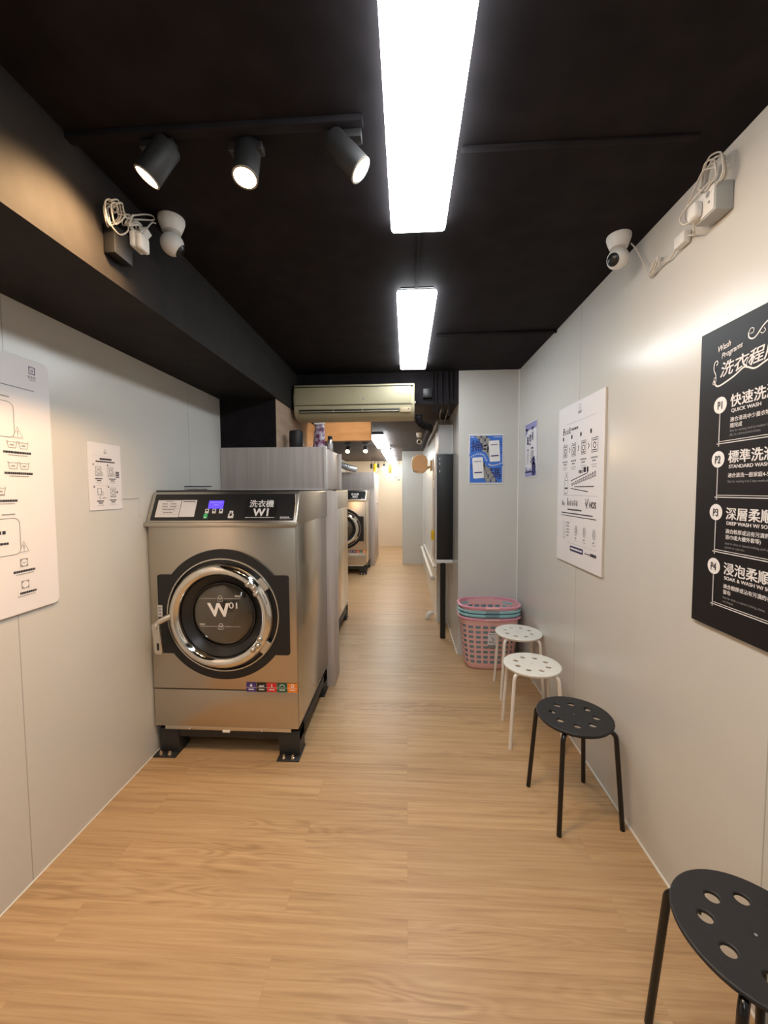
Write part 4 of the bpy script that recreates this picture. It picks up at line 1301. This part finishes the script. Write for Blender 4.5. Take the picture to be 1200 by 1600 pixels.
# curved blue band with white lettering
bl = [(p.x, p.y) for p in spline([(.012, .235, 0), (.07, .262, 0), (.125, .255, 0), (.155, .205, 0), (.185, .165, 0), (.235, .165, 0), (.289, .185, 0)], 8)]
q.m(0).ribbon(pl, bl, .052, d + .0016)
q.m(4)
for i in range(2, len(bl) - 2, 2):
    if 25 < i < 29: continue
    (a, b), (a2, b2) = bl[i], bl[i + 1]
    th = math.atan2(b2 - b, a2 - a)
    c, s_ = math.cos(th), math.sin(th)
    for j in (-.005, .0015):
        pts = [(-.0045, j), (.0045, j), (.0045, j + .004), (-.0045, j + .004)]
        q.poly(pl, [(a + x * c - y_ * s_, b + x * s_ + y_ * c) for x, y_ in pts], d + .002)
for (cu, cv, rot) in ((.222, .288, .06), (.080, .142, .06)):
    c, s_ = math.cos(rot), math.sin(rot)
    tr_ = lambda pts: [(cu + x * c - y_ * s_, cv + x * s_ + y_ * c) for x, y_ in pts]
    q.m(4).poly(pl, tr_(rrect(-.046, .046, -.092, .092, .010)), d + .0024)
    q.m(3)
    for k in range(5): q.m(1).poly(pl, tr_([(-.03 + .0125 * k, .052), (-.021 + .0125 * k, .052), (-.021 + .0125 * k, .060), (-.03 + .0125 * k, .060)]), d + .0028)
    q.m(1).poly(pl, tr_([(-.034, -.046), (.034, -.046), (.034, -.036), (-.034, -.036)]), d + .0028)
q.m(4).bars(pl, .012, .05, .408, .006, d + .0004, rnd).bars(pl, .215, .285, .408, .005, d + .0004, rnd)
q.flat('printing', ['blue', 'print_navy', 'print_black', 'stone', 'print_white'], t, pl)

# small lavender poster on the right wall near the corner
t, pl = board('lavender_poster', (R - .004, 3.372, 1.594), (0, -1, 0), .30, .438, 'paper', 'small lavender poster with a white cloud on the right wall by the corner', 'poster', .002, .004)
q = MB(); d = .001
q.m(0).rect(pl, .012, .288, .378, .428, d).rect(pl, .012, .288, .012, .05, d)
q.poly(pl, [(.012, .33), (.06, .36), (.09, .385), (.012, .40)], d).poly(pl, [(.15, .385), (.19, .36), (.23, .395)], d)
q.poly(pl, [(.012, .04), (.05, .075), (.09, .05), (.14, .08), (.19, .04)], d)
q.ribbon(pl, [(.010, .010), (.290, .010), (.290, .428), (.010, .428)], .004, d, True)
q.m(1).poly(pl, rrect(.185, .275, .012, .115, .03), d + .0004).disc(pl, .23, .125, .03, d + .0004, 16)
q.text(pl, '洗', .05, .270, .07, d, bold=.03, sx=.7).text(pl, '衣', .11, .285, .07, d, bold=.03, sx=.7).text(pl, '月', .17, .295, .07, d, bold=.03, sx=.7)
q.bars(pl, .10, .16, .258, .01, d, rnd).bars(pl, .06, .10, .215, .012, d, rnd).bars(pl, .16, .22, .222, .014, d, rnd)
q.m(2)
for k in range(8): q.bars(pl, .06, .10, .20 - .013 * k, .006, d, rnd).bars(pl, .15, .225, .205 - .009 * k, .005, d, rnd)
q.m(1).ribbon(pl, [(.15, .115), (.20, .145), (.25, .155)], .016, d).ribbon(pl, [(.17, .10), (.205, .125)], .008, d)
q.bars(pl, .015, .06, .075, .008, d, rnd).bars(pl, .02, .055, .06, .008, d, rnd)
q.flat('printing', ['lavender', 'print_navy', 'print_grey'], t, pl)

# ------------------------------------------------------------------ small cameras, boxes and cables
def cam_unit(base, ball, rb, label, look=(-.3, -.8, -.5), zc=H):
    t = thing('security_camera', (base[0], base[1], zc), label, 'security camera', 'white dome cameras under the ceiling')
    hb = zc - base[2]
    MB().lathe([(0, 0), (rb * 1.12, 0), (rb * 1.14, .010), (rb * 1.02, hb * .7), (rb * .8, hb + .012), (0, hb + .016)], (base[0], base[1], zc), (0, 0, -1), 28).build('base', 'white', t)
    MB().sphere(ball, rb, 28).build('ball', 'white', t)
    d = Vector(look).normalized()
    le = MB().lathe([(rb * .62, rb * .80), (rb * .45, rb * .93), (0, rb * .985 + .0012)], ball, d, 20).build('lens_plate', 'gasket', t)
    MB().lathe([(.009, rb * .99), (.009, rb * 1.05), (0, rb * 1.06)], ball, d, 14).build('lens', 'drum', t)
    return t
cam_unit((-.896, 1.53, 2.502), (-.896, 1.53, 2.447), .042, 'white dome camera under the front left ceiling, below the left spotlight', (.75, .35, -.62))
cam_unit((.876, 1.75, 2.502), (.876, 1.755, 2.453), .041, 'white dome camera by the right wall at the ceiling', (-.75, -.45, -.35))
cam_unit((.172, 5.45, 2.225), (.174, 5.45, 2.155), .036, 'small white dome camera far down the passage above the fan', (-.2, -.9, -.3), H2)

def coil(c, u, v, ru, rv, turns, jit, r, seed, n=18):
    rnd = random.Random(seed)
    pts = []
    c, u, v = Vector(c), Vector(u).normalized(), Vector(v).normalized()
    w = u.cross(v)
    for i in range(turns * n + 1):
        a = 2 * PI * i / n
        k = 1 + jit * math.sin(i / n * 2.1 + seed)
        pts.append(c + u * (ru * k * math.cos(a)) + v * (rv * k * math.sin(a)) + w * (.006 * math.sin(i * .37 + seed)) + u * (jit * .02 * math.sin(i / n * 3.3)))
    return pts

# left: socket box, plug and bundled cable on the side of the bulkhead
t = thing('bulkhead_socket', (-.965, 1.33, 2.28), 'black socket box with plug and tangled white cable on the bulkhead under the left spotlight', 'socket')
MB().box(-.984, -.945, 1.285, 1.372, 2.278, 2.372, .004).build('box', 'black_plastic', t)
MB().box(-.946, -.926, 1.352, 1.412, 2.338, 2.392, .008, 3).build('plug', 'white', t)
MB().box(-.926, -.905, 1.356, 1.408, 2.334, 2.388, .008, 3).build('plug', 'white', t)
mb = MB()
X = -.945
def sp3(x, yz, n=8): return spline([(x + .006 * math.sin(3 * k), a, b) for k, (a, b) in enumerate(yz)], n)
LOOP = [(1.288, 2.417), (1.271, 2.432), (1.251, 2.410), (1.250, 2.366), (1.274, 2.354), (1.312, 2.405), (1.322, 2.449), (1.297, 2.450), (1.272, 2.428)]
for k, (sc, dx) in enumerate(((1, 0), (.82, .012), (.65, -.008), (.9, -.016))):
    mb.tube(sp3(X + dx, [(1.287 + (a - 1.287) * sc + .004 * k, 2.40 + (b - 2.40) * sc) for a, b in LOOP]), .0026, 6)
mb.tube(sp3(X, [(1.263, 2.372), (1.272, 2.352), (1.313, 2.350), (1.348, 2.385), (1.353, 2.42)]), .0028, 6)
for k in range(3):
    mb.tube(sp3(X + .012 * (k - 1), [(1.300 + .006 * k, 2.411), (1.339, 2.442 - .012 * k), (1.364, 2.446), (1.337, 2.412 - .008 * k), (1.352, 2.405), (1.386, 2.446 - .01 * k), (1.402, 2.425), (1.426, 2.438)]), .0028, 6)
mb.tube(sp3(X, [(1.37, 2.448), (1.44, 2.499), (1.492, 2.528), (1.490, 2.512), (1.428, 2.473), (1.377, 2.440)]), .0028, 6)
mb.tube(spline([(-.93, 1.403, 2.408), (-.93, 1.433, 2.447), (-.932, 1.464, 2.485), (-.937, 1.494, 2.502)], 8), .0028, 6)
mb.tube(coil((-.945, 1.395, 2.425), (0, .6, .5), (0, -.5, .6), .038, .014, 4, .2, .003, 3), .0024, 6)
mb.build('cable', 'wire', t, 60)
MB().hexm([(-.958, 1.397, 2.410), (-.930, 1.397, 2.410), (-.930, 1.428, 2.398), (-.958, 1.428, 2.398),
           (-.958, 1.428, 2.448), (-.930, 1.428, 2.448), (-.930, 1.459, 2.436), (-.958, 1.459, 2.436)]).build('cable_clip', 'white', t)

# right wall: junction box, adapter, bundled cable
t = thing('wall_socket', (.96, 1.34, 2.34), 'grey junction box with plug and looped white cable high on the right wall', 'socket')
MB().box(.930, R - .001, 1.300, 1.385, 2.340, 2.426, .005).build('box', 'grey_box', t)
MB().box(.927, .931, 1.304, 1.381, 2.345, 2.421, .002).build('face_plate', 'white', t)
MB().box(.900, .928, 1.345, 1.384, 2.350, 2.400, .010, 3).build('plug', 'white', t)
for yy, zz, rr_ in ((1.328, 2.402, .009), (1.322, 2.376, .004)):
    MB().lathe([(0, 0), (rr_, 0), (rr_ * .8, .002), (0, .002)], (.927, yy, zz), (-1, 0, 0), 14).build('socket_hole', 'print_grey', t)
MB().box(.955, R - .002, 1.475, 1.530, 2.350, 2.392, .006).build('adapter', 'white', t)
mb = MB()
LOOP = [(1.364, 2.435), (1.356, 2.489), (1.333, 2.515), (1.297, 2.501), (1.278, 2.466), (1.286, 2.428), (1.317, 2.401), (1.350, 2.405), (1.364, 2.435)]
for k, (sc, dx) in enumerate(((1, 0), (.88, .010), (.74, -.008), (.95, .018), (.62, .004))):
    mb.tube(sp3(.932 + dx, [(1.322 + (a - 1.322) * sc + .003 * k, 2.462 + (b - 2.462) * sc) for a, b in LOOP]), .0026, 6)
mb.tube(spline([(.922, a, b) for a, b in ((1.298, 2.458), (1.346, 2.483), (1.385, 2.45), (1.413, 2.426), (1.424, 2.401), (1.407, 2.368), (1.377, 2.350), (1.357, 2.350))], 8), .0028, 6)
mb.tube(spline([(.922, 1.31, 2.43), (.915, 1.37, 2.42), (.90, 1.41, 2.39), (.905, 1.40, 2.36), (.914, 1.37, 2.352)], 8), .0028, 6)
mb.tube(spline([(.914, 1.37, 2.352), (.94, 1.40, 2.335), (.965, 1.44, 2.35), (.97, 1.478, 2.372)], 8), .0028, 6)
mb.tube(spline([(.968, 1.528, 2.362), (.97, 1.568, 2.345), (.97, 1.616, 2.353), (.968, 1.69, 2.346), (.966, 1.657, 2.384), (.966, 1.625, 2.380), (.966, 1.640, 2.350), (.966, 1.69, 2.35), (.955, 1.718, 2.42), (.945, 1.745, 2.48), (.925, 1.75, 2.51)], 8), .0028, 6)
mb.tube(coil((.968, 1.66, 2.365), (0, .5, -.35), (0, .2, .6), .036, .012, 3, .15, .003, 7), .0026, 6)
mb.build('cable', 'wire', t, 60)
